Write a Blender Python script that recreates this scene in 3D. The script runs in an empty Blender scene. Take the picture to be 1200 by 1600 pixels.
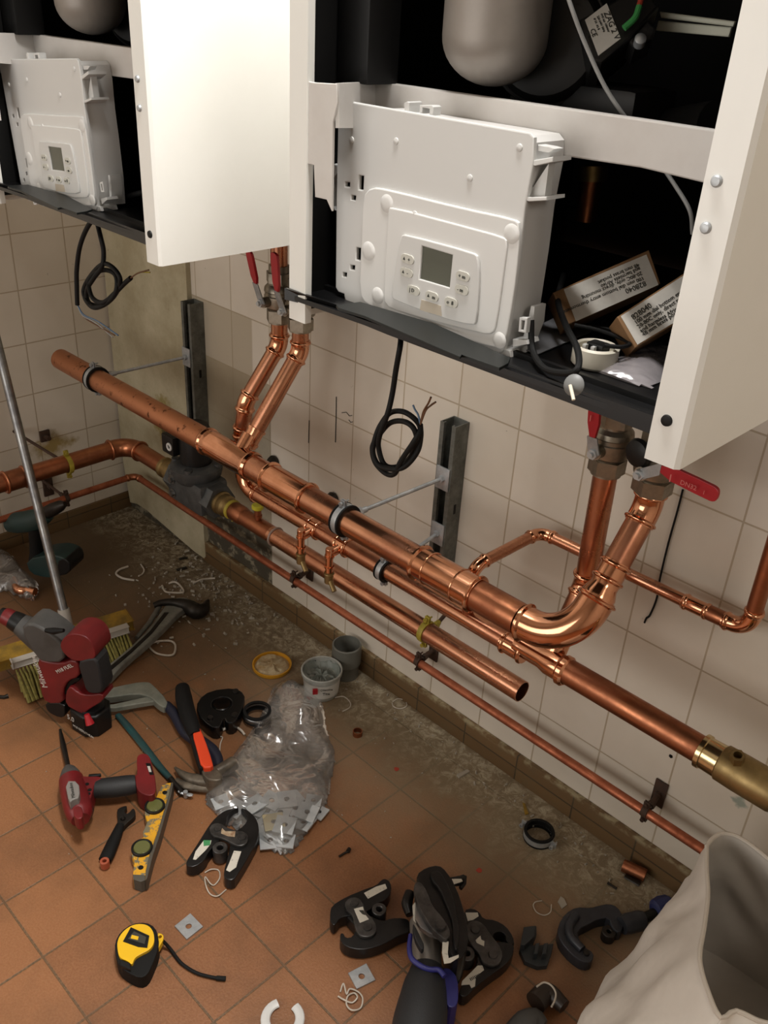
import bpy, bmesh, math, random
from mathutils import Vector, Matrix
random.seed(7)
S = bpy.context.scene
COL = S.collection
V = Vector
PI = math.pi

# ---------------------------------------------------------------- camera
FPX = 1419.19
ROWS = (V((0.70395267, 0.70828549, 0.05274759)),      # camera right
        V((0.38128718, -0.31420697, -0.86942169)),    # camera down
        V((-0.5992251, 0.6321437, -0.49124701)))      # camera forward
CAM = V((2.4015, -1.312, 1.5))
cd = bpy.data.cameras.new('camera'); cam = bpy.data.objects.new('camera', cd); COL.objects.link(cam)
R3 = Matrix((ROWS[0], -ROWS[1], -ROWS[2])).transposed()
cam.matrix_world = Matrix.Translation(CAM) @ R3.to_4x4()
cd.sensor_fit = 'VERTICAL'; cd.sensor_height = 36.0; cd.sensor_width = 27.0
cd.lens = FPX * 36.0 / 1600.0
cd.clip_start = 0.02
S.camera = cam

# ---------------------------------------------------------------- colour management, world, lamp and added fills
S.view_settings.view_transform = 'Standard'; S.view_settings.look = 'None'
S.view_settings.gamma = 1.0; S.view_settings.use_curve_mapping = False
S.view_settings.exposure = 0.0
w = bpy.data.worlds.new('world'); S.world = w; w.use_nodes = True
w.node_tree.nodes['Background'].inputs[0].default_value = (0.30, 0.26, 0.22, 1)
w.node_tree.nodes['Background'].inputs[1].default_value = 0.3

def area(name, loc, target, sx, sy, power, col):
    ld = bpy.data.lights.new(name, 'AREA'); ld.shape = 'RECTANGLE'; ld.size = sx; ld.size_y = sy
    ld.energy = power; ld.color = col
    o = bpy.data.objects.new(name, ld); COL.objects.link(o)
    o.location = loc; o.rotation_euler = (V(target) - V(loc)).to_track_quat('-Z', 'Y').to_euler()
    return o
area('ceiling_lamp_light', (1.76, -0.62, 2.50), (1.76, -0.62, 0), 0.55, 0.28, 54, (1.0, 0.97, 0.93))
area('front_fill_light', (1.20, -2.85, 1.25), (1.15, 0.0, 1.9), 1.9, 1.2, 25, (1.0, 0.965, 0.92))  # added soft fill for the surfaces facing the front; no opening there
area('side_fill_light', (3.6, -1.3, 2.2), (2.0, -0.3, 1.0), 0.5, 0.5, 6, (1.0, 0.92, 0.82))  # added fill to brighten the faces turned to the right, no fitting

# ---------------------------------------------------------------- from a photograph pixel to a point on a real plane
def ray(u, v):
    return ROWS[0] * ((u - 600) / FPX) + ROWS[1] * ((v - 800) / FPX) + ROWS[2]
def F(u, v, z=0.0):
    r = ray(u, v); return CAM + r * ((z - CAM.z) / r.z)
def W(u, v, y=0.0):
    r = ray(u, v); return CAM + r * ((y - CAM.y) / r.y)
def L(u, v, x=0.0):
    r = ray(u, v); return CAM + r * ((x - CAM.x) / r.x)
def crop(ox, oy, s):
    return lambda pts: [(ox + x / s, oy + y / s) for x, y in pts]
T0 = crop(0, 1200, 3); T1 = crop(400, 1200, 3); T2 = crop(800, 1200, 3); M0 = crop(0, 800, 3); M1 = crop(400, 800, 3)
J6 = crop(270, 1040, 4.4444); J7 = crop(490, 1330, 3.529); J5 = crop(0, 920, 4.615); J8 = crop(60, 1180, 5); B1 = crop(500, 120, 3.158)
B3 = crop(840, 370, 5)

# ---------------------------------------------------------------- materials
MATS = {}
def srgb(h):
    c = [int(h[i:i+2], 16) / 255 for i in (0, 2, 4)]
    return tuple(((x / 12.92) if x <= 0.04045 else ((x + 0.055) / 1.055) ** 2.4) for x in c)
def mat(name, hexcol, rough=0.5, metal=0.0, var=0.0, var_scale=20, rvar=0.0, bump=0.0, bump_scale=60, hex2=None, alpha=1.0, trans=0.0, spec=0.5, thresh=None, coat=0):
    if name in MATS: return MATS[name]
    m = bpy.data.materials.new(name); m.use_nodes = True; nt = m.node_tree; b = nt.nodes['Principled BSDF']
    c1 = srgb(hexcol)
    b.inputs['Base Color'].default_value = (*c1, 1); b.inputs['Roughness'].default_value = rough
    b.inputs['Metallic'].default_value = metal; b.inputs['Alpha'].default_value = alpha
    b.inputs['Transmission Weight'].default_value = trans; b.inputs['Specular IOR Level'].default_value = spec
    b.inputs['Coat Weight'].default_value = coat
    if var or rvar or bump or hex2:
        tc = nt.nodes.new('ShaderNodeTexCoord')
        n = nt.nodes.new('ShaderNodeTexNoise'); n.inputs['Scale'].default_value = var_scale; n.inputs['Detail'].default_value = 6
        n.inputs['Roughness'].default_value = 0.65
        nt.links.new(tc.outputs['Object'], n.inputs['Vector'])
        if var or hex2:
            c2 = srgb(hex2) if hex2 else tuple(x * (1 - var) for x in c1)
            r = nt.nodes.new('ShaderNodeValToRGB')
            lo, hi = thresh if thresh else (0.3, 0.7)
            r.color_ramp.elements[0].position = lo; r.color_ramp.elements[1].position = hi
            r.color_ramp.elements[0].color = (*c2, 1); r.color_ramp.elements[1].color = (*c1, 1)
            nt.links.new(n.outputs['Fac'], r.inputs[0]); nt.links.new(r.outputs[0], b.inputs['Base Color'])
        if rvar:
            mr = nt.nodes.new('ShaderNodeMapRange'); mr.inputs[3].default_value = min(1, rough + rvar); mr.inputs[4].default_value = rough
            mr.inputs[1].default_value = 0.35; mr.inputs[2].default_value = 0.65
            nt.links.new(n.outputs['Fac'], mr.inputs[0]); nt.links.new(mr.outputs[0], b.inputs['Roughness'])
        if bump:
            n2 = nt.nodes.new('ShaderNodeTexNoise'); n2.inputs['Scale'].default_value = bump_scale; n2.inputs['Detail'].default_value = 4
            nt.links.new(tc.outputs['Object'], n2.inputs['Vector'])
            bp = nt.nodes.new('ShaderNodeBump'); bp.inputs['Strength'].default_value = bump; bp.inputs['Distance'].default_value = 0.002
            nt.links.new(n2.outputs['Fac'], bp.inputs['Height']); nt.links.new(bp.outputs[0], b.inputs['Normal'])
    MATS[name] = m; return m

COPPER = mat('copper_pipe', 'D29A7A', 0.19, 1, hex2='A87056', var_scale=9, rvar=0.16)
COPPER_BRIGHT = mat('copper_fitting', 'E2A583', 0.09, 1, hex2='C88C6A', var_scale=14, rvar=0.08)
COPPER_OLD = mat('copper_aged', 'B87B59', 0.30, 1, hex2='8E5840', var_scale=16, rvar=0.2)
COPPER_SPOT = mat('copper_spotted', 'BE8260', 0.38, 1, hex2='5E3A28', var_scale=42, rvar=0.1, thresh=(0.33, 0.42))
COPPER_DUSTY = mat('copper_dusty', 'B56F52', 0.42, 0.85, hex2='8F5139', var_scale=30, rvar=0.25)
BRASS = mat('brass', 'A38D62', 0.42, 1, hex2='7E6B48', var_scale=18, rvar=0.15)
BRASS_BRIGHT = mat('brass_bright', 'D3BE90', 0.2, 1)
NICKEL = mat('nickel', 'A39B8D', 0.36, 1, hex2='7E776B', var_scale=40, rvar=0.15)
ZINC = mat('zinc', 'BDC0C2', 0.36, 0.6, hex2='93979A', var_scale=35, rvar=0.15)
HAMMER = mat('hammer_steel', '7A7062', 0.45, 0.5, hex2='4a433a', var_scale=40)
ZINC_PALE = mat('zinc_pale', 'C4C9CB', 0.4, 0.25, hex2='A9B0B5', var_scale=45)
GALV = mat('galvanised', '7C7D78', 0.5, 0.6, hex2='54564F', var_scale=26, rvar=0.2)
STEEL = mat('steel', '9A9A98', 0.35, 1, hex2='76767a', var_scale=30, rvar=0.1)
DARKSTEEL = mat('dark_steel', '3A3632', 0.45, 0.8, hex2='2A2724', var_scale=30, bump=0.15)
IRON = mat('rusty_iron', '3A302A', 0.75, 0.3, hex2='4E3526', var_scale=90)
RUBBER = mat('black_rubber', '0D0D0D', 0.65, spec=0.25)
BLACKPL = mat('black_plastic', '121212', 0.42, bump=0.1, bump_scale=200, spec=0.3)
JAWBLACK = mat('jaw_black', '222121', 0.36, 0.35, hex2='121212', var_scale=30, bump=0.1)
JAWGREY = mat('jaw_grey', '5E5C5A', 0.38, 0.6, hex2='2A2928', var_scale=30)
CASEBLACK = mat('casing_black', '0B0B0B', 0.55, spec=0.25)
TRAYBLACK = mat('tray_black', '0E0E0F', 0.35)
WHITEPAINT = mat('white_enamel', 'E6E6E2', 0.22, hex2='E0E0DB', var_scale=4)
WHITEGREY = mat('primed_white', 'C9C6C2', 0.5, hex2='BFBAB5', var_scale=12)
WHITEPL = mat('white_plastic', 'C8C8C6', 0.35)
WHITEPL2 = mat('white_plastic_panel', 'D2D2D0', 0.3)
BUTTON = mat('button_grey', 'BDBCB3', 0.4)
INK = mat('ink', '35352f', 0.7)
SCREEN = mat('lcd', '55574C', 0.25)
TAG = mat('beige_tag', 'B2A898', 0.5)
PAPER = mat('label_paper', 'D4D0C8', 0.7, var=0.12, var_scale=60)
LABELW = mat('sticker', 'CBC6BA', 0.6, hex2='8f8a80', var_scale=120, thresh=(0.3, 0.42))
CARD = mat('cardboard', '8F6B47', 0.8, var=0.2, var_scale=30)
RED = mat('red_plastic', '74171B', 0.42, hex2='571114', var_scale=14)
REDH = mat('red_handle', 'A81B26', 0.35, var=0.15, var_scale=30)
ORANGE = mat('orange_grip', 'D8421C', 0.5)
GREYRUB = mat('grey_rubber', '4A4947', 0.6, hex2='3b3a38', var_scale=20, bump=0.2)
DGREY = mat('dark_grey_rubber', '1B1C1E', 0.6, bump=0.2, bump_scale=300)
YELLOW = mat('yellow_case', 'E3B41C', 0.38)
YELLOWP = mat('yellow_paint', 'D29A20', 0.5, hex2='6F6A55', var_scale=26, thresh=(0.47, 0.50))
YELLOWD = mat('yellow_grease', 'A99A35', 0.5, hex2='857722', var_scale=60)
YELLOWCAP = mat('yellow_cap', 'B5B02E', 0.5)
LIDY = mat('yellow_lid', 'C08A22', 0.45)
BLUE = mat('indigo_rubber', '23246A', 0.45)
NAVY = mat('navy_rubber', '15182A', 0.55)
BLUEK = mat('blue_knob', '20264F', 0.5)
TEAL = mat('teal_blade', '2C5A5C', 0.4, 0.5, hex2='3a4b4a', var_scale=40)
SAWGREY = mat('saw_grey', '8C8E82', 0.45, 0.2, hex2='70736a', var_scale=30)
WRENCHG = mat('wrench_grey', '8C8C84', 0.45, 0.3, hex2='5f605a', var_scale=25)
CUTTERG = mat('cutter_grey', '3C3E44', 0.4, 0.4, hex2='2c2d31', var_scale=25)
GREEN = mat('green_drill', '1F3A38', 0.5, hex2='162a29', var_scale=20)
PVC = mat('grey_pvc', '64645D', 0.5, var=0.2, var_scale=40)
PASTE = mat('grey_paste', '8B918C', 0.5, hex2='6d756f', var_scale=50, bump=0.8, bump_scale=70)
TUBP = mat('tub_plastic', 'A9ABA6', 0.35, hex2='8f918c', var_scale=50)
BRISTLE = mat('yellow_bristle', '948C48', 0.85, hex2='625a2c', var_scale=120)
WOODY = mat('yellow_wood', '9E7A1E', 0.6, hex2='5c4a20', var_scale=25)
WHITEBAR = mat('white_bar', 'A8A29A', 0.5)
CASTG = mat('cast_grey', '5E6162', 0.45, 0.6, hex2='484a4b', var_scale=40, bump=0.3)
SILVERDUCT = mat('silver_duct', '8E8780', 0.45, 0.25, hex2='7d766f', var_scale=8)
DUCTDARK = mat('blower_grey', '2A2A2A', 0.45, 0.4)
CRUMB = mat('plaster_crumbs', '9A9386', 0.85)
SCRAP = mat('clear_tie', 'B9B0A3', 0.4)
GREENW = mat('green_wire', '3C8C4A', 0.5)
REDW = mat('red_wire', 'A03A28', 0.5)
BROWNW = mat('brown_wire', '5A3A22', 0.5)
BLUEW = mat('blue_wire', '4A6480', 0.5)
GREYC = mat('grey_cable', '8A8A88', 0.5)
ACRYL = mat('vial_green', '5D5F34', 0.2, spec=0.7)

def clear(name, tint, a, rough=0.2, hex2=None):
    if name in MATS: return MATS[name]
    m = bpy.data.materials.new(name); m.use_nodes = True; nt = m.node_tree; nt.nodes.clear()
    out = nt.nodes.new('ShaderNodeOutputMaterial'); mix = nt.nodes.new('ShaderNodeMixShader')
    tr = nt.nodes.new('ShaderNodeBsdfTransparent'); pr = nt.nodes.new('ShaderNodeBsdfPrincipled')
    tr.inputs[0].default_value = (0.93, 0.92, 0.91, 1)
    pr.inputs['Base Color'].default_value = (*srgb(tint), 1); pr.inputs['Roughness'].default_value = rough
    pr.inputs['Specular IOR Level'].default_value = 0.9
    tc = nt.nodes.new('ShaderNodeTexCoord'); n = nt.nodes.new('ShaderNodeTexNoise'); n.inputs['Scale'].default_value = 11; n.inputs['Detail'].default_value = 5
    mr = nt.nodes.new('ShaderNodeMapRange'); mr.inputs[1].default_value = 0.3; mr.inputs[2].default_value = 0.75
    mr.inputs[3].default_value = a * 0.45; mr.inputs[4].default_value = min(1, a * 1.7)
    nt.links.new(tc.outputs['Object'], n.inputs['Vector']); nt.links.new(n.outputs['Fac'], mr.inputs[0]); nt.links.new(mr.outputs[0], mix.inputs[0])
    n2 = nt.nodes.new('ShaderNodeTexNoise'); n2.inputs['Scale'].default_value = 17; n2.inputs['Detail'].default_value = 2; n2.inputs['Distortion'].default_value = 1.2
    nt.links.new(tc.outputs['Object'], n2.inputs['Vector'])
    bp = nt.nodes.new('ShaderNodeBump'); bp.inputs['Strength'].default_value = 0.55; bp.inputs['Distance'].default_value = 0.012
    nt.links.new(n2.outputs['Fac'], bp.inputs['Height']); nt.links.new(bp.outputs[0], pr.inputs['Normal'])
    nt.links.new(tr.outputs[0], mix.inputs[1]); nt.links.new(pr.outputs[0], mix.inputs[2])
    gl = nt.nodes.new('ShaderNodeBsdfGlossy'); gl.inputs['Roughness'].default_value = rough; gl.inputs['Color'].default_value = (1, 1, 1, 1)
    fr = nt.nodes.new('ShaderNodeFresnel'); fr.inputs['IOR'].default_value = 1.55; m2 = nt.nodes.new('ShaderNodeMixShader')
    nt.links.new(bp.outputs[0], gl.inputs['Normal']); nt.links.new(bp.outputs[0], fr.inputs['Normal'])
    nt.links.new(fr.outputs[0], m2.inputs[0]); nt.links.new(mix.outputs[0], m2.inputs[1]); nt.links.new(gl.outputs[0], m2.inputs[2]); nt.links.new(m2.outputs[0], out.inputs[0])
    MATS[name] = m; return m
CLEARBAG = clear('clear_polythene', 'D0CAC4', 0.15, 0.17)
CLEARGREY = clear('hazy_polythene', 'A9A3A6', 0.6, 0.2)

def surf(name, build):
    m = bpy.data.materials.new(name); m.use_nodes = True; nt = m.node_tree; b = nt.nodes['Principled BSDF']
    build(nt, b); return m
def N(nt, t, **kw):
    n = nt.nodes.new(t)
    for k, v in kw.items():
        if k.startswith('i_'):
            n.inputs[int(k[2:])].default_value = v
        else: setattr(n, k, v)
    return n
def mathn(nt, op, a, b=None, clamp=False):
    n = nt.nodes.new('ShaderNodeMath'); n.operation = op; n.use_clamp = clamp
    for i, x in enumerate((a, b)):
        if x is None: continue
        if isinstance(x, (int, float)): n.inputs[i].default_value = x
        else: nt.links.new(x, n.inputs[i])
    return n.outputs[0]
def mixc(nt, fac, a, b):
    n = nt.nodes.new('ShaderNodeMix'); n.data_type = 'RGBA'
    if isinstance(fac, (int, float)): n.inputs[0].default_value = fac
    else: nt.links.new(fac, n.inputs[0])
    for i, x in ((6, a), (7, b)):
        if isinstance(x, tuple): n.inputs[i].default_value = (*x, 1)
        else: nt.links.new(x, n.inputs[i])
    return n.outputs[2]
def noise(nt, vec, scale, detail=5, rough=0.6, dist=0.0):
    n = nt.nodes.new('ShaderNodeTexNoise'); n.inputs['Scale'].default_value = scale; n.inputs['Detail'].default_value = detail
    n.inputs['Roughness'].default_value = rough; n.inputs['Distortion'].default_value = dist
    nt.links.new(vec, n.inputs['Vector']); return n.outputs['Fac']
def step(nt, x, lo, hi, a=0.0, b=1.0):
    n = nt.nodes.new('ShaderNodeMapRange'); n.inputs[1].default_value = lo; n.inputs[2].default_value = hi
    n.inputs[3].default_value = a; n.inputs[4].default_value = b; nt.links.new(x, n.inputs[0]); return n.outputs[0]
def brick(nt, vec, c1, c2, cm, size, mortar, smooth=0.1):
    n = nt.nodes.new('ShaderNodeTexBrick'); n.offset = 0.0; n.squash = 1.0
    n.inputs['Color1'].default_value = (*c1, 1); n.inputs['Color2'].default_value = (*c2, 1); n.inputs['Mortar'].default_value = (*cm, 1)
    n.inputs['Scale'].default_value = 1.0; n.inputs['Mortar Size'].default_value = mortar; n.inputs['Mortar Smooth'].default_value = smooth
    n.inputs['Brick Width'].default_value = size; n.inputs['Row Height'].default_value = size; n.inputs['Bias'].default_value = 0.0
    nt.links.new(vec, n.inputs['Vector']); return n
def coords(nt, a, b, oa, ob):
    g = nt.nodes.new('ShaderNodeNewGeometry'); s = nt.nodes.new('ShaderNodeSeparateXYZ'); nt.links.new(g.outputs['Position'], s.inputs[0])
    c = nt.nodes.new('ShaderNodeCombineXYZ')
    nt.links.new(mathn(nt, 'ADD', s.outputs[a], -oa + 3.0), c.inputs[0]); nt.links.new(mathn(nt, 'ADD', s.outputs[b], -ob + 3.0), c.inputs[1])
    return g.outputs['Position'], s, c.outputs[0]

def wall_tiles(axis, oa, ob, patch):
    def build(nt, b):
        pos, s, vec = coords(nt, axis, 2, oa, ob)
        br = brick(nt, vec, srgb('D6CEC2'), srgb('CFC7BA'), srgb('AC9F8B'), 0.15, 0.0018)
        col = br.outputs['Color']
        n1 = noise(nt, pos, 3.0, 4); col = mixc(nt, step(nt, n1, 0.35, 0.75, 0.0, 0.35), col, srgb('A89A84'))
        n2 = noise(nt, pos, 70, 2); speck = step(nt, n2, 0.74, 0.78, 0, 0.6); col = mixc(nt, speck, col, srgb('55493a'))
        rough = 0.42
        if patch:
            st = mathn(nt, 'ADD', mathn(nt, 'ABSOLUTE', mathn(nt, 'ADD', s.outputs[0], -2.075)), mathn(nt, 'ABSOLUTE', mathn(nt, 'ADD', s.outputs[2], -0.286)))
            st = mathn(nt, 'ADD', st, mathn(nt, 'MULTIPLY', noise(nt, pos, 60, 4), 0.03)); col = mixc(nt, step(nt, st, 0.026, 0.034, 0.55, 0), col, srgb('3F6B62'))
        if patch:
            # mortar and old plaster where tiles were taken off, low in the corner
            nz = noise(nt, pos, 12, 6, 0.7)
            m1 = mathn(nt, 'MULTIPLY', step(nt, s.outputs[0], 0.745, 0.75, 1, 0), step(nt, mathn(nt, 'ADD', s.outputs[2], mathn(nt, 'MULTIPLY', nz, 0.12)), 0.30, 0.33, 1, 0))
            mort = mixc(nt, step(nt, noise(nt, pos, 22, 6, 0.7), 0.52, 0.6), srgb('4A453B'), srgb('8C8471'))
            m2 = mathn(nt, 'MULTIPLY', step(nt, s.outputs[0], 0.745, 0.75, 1, 0), step(nt, s.outputs[2], 0.655, 0.66, 1, 0))
            col = mixc(nt, mathn(nt, 'MULTIPLY', m2, 0.75), col, mixc(nt, step(nt, noise(nt, pos, 6, 6, 0.7), 0.4, 0.6), srgb('8A7F6B'), srgb('9F957F')))
            m3 = mathn(nt, 'MULTIPLY', step(nt, s.outputs[0], 0.675, 0.68, 1, 0), step(nt, s.outputs[2], 0.805, 0.81, 1, 0))
            col = mixc(nt, mathn(nt, 'MULTIPLY', m3, 0.6), col, srgb('97896F'))
            col = mixc(nt, m1, col, mort)
        else:
            d = mathn(nt, 'ADD', mathn(nt, 'ABSOLUTE', mathn(nt, 'ADD', s.outputs[1], 0.235)), mathn(nt, 'ABSOLUTE', mathn(nt, 'MULTIPLY', mathn(nt, 'ADD', s.outputs[2], -0.285), 1.6)))
            d = mathn(nt, 'ADD', d, mathn(nt, 'MULTIPLY', noise(nt, pos, 26, 5, 0.7), 0.16))
            col = mixc(nt, step(nt, d, 0.11, 0.17, 0.85, 0), col, srgb('8C7426'))
        nt.links.new(col, b.inputs['Base Color']); b.inputs['Roughness'].default_value = rough
        bp = N(nt, 'ShaderNodeBump'); bp.inputs['Strength'].default_value = 0.35; bp.inputs['Distance'].default_value = 0.002; bp.invert = True
        nt.links.new(br.outputs['Fac'], bp.inputs['Height']); nt.links.new(bp.outputs[0], b.inputs['Normal'])
    return build
M_WALLB = surf('wall_tile_back', wall_tiles(0, 0.145, 0.057, True))
M_WALLL = surf('wall_tile_left', wall_tiles(1, 0.03, 0.01, False))
def floor_build(nt, b):
    pos, s, vec = coords(nt, 0, 1, 0.118, 0.078)
    br = brick(nt, vec, srgb('895A38'), srgb('7E5132'), srgb('54432F'), 0.15, 0.0024, 0.3)
    col = br.outputs['Color']
    g = noise(nt, pos, 260, 2); col = mixc(nt, step(nt, g, 0.35, 0.7, 0, 0.35), col, srgb('A27753'))
    g2 = noise(nt, pos, 5, 6, 0.65); col = mixc(nt, step(nt, g2, 0.45, 0.72, 0, 0.6), col, srgb('5C3F28'))
    # trodden dirt and plaster dust along the wall and in the corner
    nz = noise(nt, pos, 7, 8, 0.75, 0.6)
    near = mathn(nt, 'ADD', s.outputs[1], mathn(nt, 'MULTIPLY', nz, 0.30))
    dirt = step(nt, near, -0.26, 0.03, 0, 0.88)
    col = mixc(nt, dirt, col, srgb('786C55'))
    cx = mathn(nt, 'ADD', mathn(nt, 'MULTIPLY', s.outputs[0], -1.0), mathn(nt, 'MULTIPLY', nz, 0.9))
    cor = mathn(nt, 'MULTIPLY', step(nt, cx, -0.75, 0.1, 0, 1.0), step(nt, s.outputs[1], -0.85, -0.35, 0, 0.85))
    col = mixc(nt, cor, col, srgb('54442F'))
    fine = noise(nt, pos, 38, 8, 0.8, 1.2)
    dust = mathn(nt, 'MULTIPLY', step(nt, fine, 0.46, 0.64, 0, 0.9), step(nt, near, -0.04, 0.10, 0, 1.0))
    col = mixc(nt, dust, col, srgb('B0A78F'))
    nt.links.new(col, b.inputs['Base Color'])
    nt.links.new(step(nt, dirt, 0, 0.8, 0.42, 0.8), b.inputs['Roughness'])
    bp = N(nt, 'ShaderNodeBump'); bp.inputs['Strength'].default_value = 0.5; bp.inputs['Distance'].default_value = 0.002; bp.invert = True
    nt.links.new(br.outputs['Fac'], bp.inputs['Height'])
    bp2 = N(nt, 'ShaderNodeBump'); bp2.inputs['Strength'].default_value = 0.25; bp2.inputs['Distance'].default_value = 0.002
    nt.links.new(g, bp2.inputs['Height']); nt.links.new(bp.outputs[0], bp2.inputs['Normal']); nt.links.new(bp2.outputs[0], b.inputs['Normal'])
M_FLOOR = surf('floor_tile', floor_build)
def skirt_build(axis, oa):
    def f(nt, b):
        pos, s, vec = coords(nt, axis, 2, oa, 0.035)
        br = brick(nt, vec, srgb('6C5334'), srgb('614A2E'), srgb('3F3424'), 0.15, 0.002, 0.2)
        col = br.outputs['Color']; n = noise(nt, pos, 16, 6, 0.7)
        col = mixc(nt, step(nt, n, 0.5, 0.7, 0, 0.6), col, srgb('5E5038'))
        col = mixc(nt, mathn(nt, 'MULTIPLY', step(nt, noise(nt, pos, 40, 5), 0.45, 0.6), step(nt, s.outputs[2], 0.058, 0.068, 0, 1)), col, srgb('918568'))
        nt.links.new(col, b.inputs['Base Color']); b.inputs['Roughness'].default_value = 0.6
    return f
M_SKB = surf('skirting_back', skirt_build(0, 0.118)); M_SKL = surf('skirting_left', skirt_build(1, 0.078))
def plaster_build(nt, b):
    tc = N(nt, 'ShaderNodeNewGeometry'); pos = tc.outputs['Position']
    col = mixc(nt, step(nt, noise(nt, pos, 5, 7, 0.7), 0.4, 0.65), srgb('9E9478'), srgb('B8AF95'))
    s = N(nt, 'ShaderNodeSeparateXYZ'); nt.links.new(pos, s.inputs[0])
    d = mathn(nt, 'ADD', mathn(nt, 'ABSOLUTE', mathn(nt, 'ADD', s.outputs[0], -0.27)), mathn(nt, 'ABSOLUTE', mathn(nt, 'ADD', s.outputs[2], -0.40)))
    d = mathn(nt, 'ADD', d, mathn(nt, 'MULTIPLY', noise(nt, pos, 20, 6, 0.8), 0.2))
    col = mixc(nt, step(nt, d, 0.16, 0.20, 0.8, 0), col, srgb('84732F'))
    col = mixc(nt, step(nt, d, 0.11, 0.15, 1.0, 0), col, srgb('1f1a12'))
    col = mixc(nt, step(nt, noise(nt, pos, 55, 3), 0.70, 0.74, 0, 0.5), col, srgb('5f513a'))
    nt.links.new(col, b.inputs['Base Color']); b.inputs['Roughness'].default_value = 0.7
M_PLASTER = surf('old_plaster', plaster_build)
M_PAINT = mat('room_paint', 'BDB6AA', 0.8)
def sack_build(nt, b):
    tc = N(nt, 'ShaderNodeTexCoord'); o = tc.outputs['Object']
    n = noise(nt, o, 6, 6, 0.6)
    col = mixc(nt, step(nt, n, 0.3, 0.7), srgb('CCC5BC'), srgb('E4DED6'))
    nt.links.new(col, b.inputs['Base Color']); b.inputs['Roughness'].default_value = 0.55
    b.inputs['Subsurface Weight'].default_value = 0.0
    n2 = noise(nt, o, 7, 3, 0.5, 0.4); bp = N(nt, 'ShaderNodeBump'); bp.inputs['Strength'].default_value = 0.6; bp.inputs['Distance'].default_value = 0.015
    nt.links.new(n2, bp.inputs['Height']); nt.links.new(bp.outputs[0], b.inputs['Normal'])
M_SACK = surf('woven_sack', sack_build)

# ---------------------------------------------------------------- scene-graph helpers
def empty(name, label, cat, loc, group=None):
    o = bpy.data.objects.new(name, None); COL.objects.link(o); o.location = loc
    o.empty_display_size = 0.05; o['label'] = label; o['category'] = cat
    if group: o['group'] = group
    return o
def root_of(p):
    while p.parent: p = p.parent
    return p
def finish(bm, smooth=35):
    bmesh.ops.remove_doubles(bm, verts=bm.verts, dist=1e-6)
    bmesh.ops.recalc_face_normals(bm, faces=bm.faces)
    for f in bm.faces: f.smooth = True
    for e in bm.edges:
        if len(e.link_faces) == 2 and (e.calc_face_angle(0) > math.radians(smooth) or e.link_faces[0].material_index != e.link_faces[1].material_index): e.smooth = False
        elif len(e.link_faces) != 2: e.smooth = False
    for f in bm.faces: f.material_index = 0
def part(name, bm, m, parent, label=None, smooth=35, kind=None):
    finish(bm, smooth)
    off = root_of(parent).location
    bmesh.ops.translate(bm, verts=bm.verts, vec=-off)
    me = bpy.data.meshes.new(name); bm.to_mesh(me); bm.free(); me.materials.append(m)
    o = bpy.data.objects.new(name, me); COL.objects.link(o); o.parent = parent
    if label: o['label'] = label
    if kind: o['kind'] = kind
    return o
def solo(name, bm, m, label=None, cat=None, group=None, kind=None, smooth=35, origin=None):
    finish(bm, smooth)
    if origin is None and kind != 'structure':
        xs = [v.co for v in bm.verts]
        lo = V((min(c.x for c in xs), min(c.y for c in xs), min(c.z for c in xs))); hi = V((max(c.x for c in xs), max(c.y for c in xs), max(c.z for c in xs)))
        origin = V(((lo.x + hi.x) / 2, (lo.y + hi.y) / 2, lo.z))
    origin = origin or V((0, 0, 0))
    bmesh.ops.translate(bm, verts=bm.verts, vec=-origin)
    me = bpy.data.meshes.new(name); bm.to_mesh(me); bm.free(); me.materials.append(m)
    o = bpy.data.objects.new(name, me); COL.objects.link(o); o.location = origin
    if label: o['label'] = label
    if cat: o['category'] = cat
    if group: o['group'] = group
    if kind: o['kind'] = kind
    return o
def dup(o, parent=None, move=None, label=None):
    c = o.copy(); COL.objects.link(c); c.parent = parent
    if move is not None: c.location = o.location + V(move)
    if label: c['label'] = label
    for ch in list(o.children): dup(ch, c)
    return c

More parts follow.
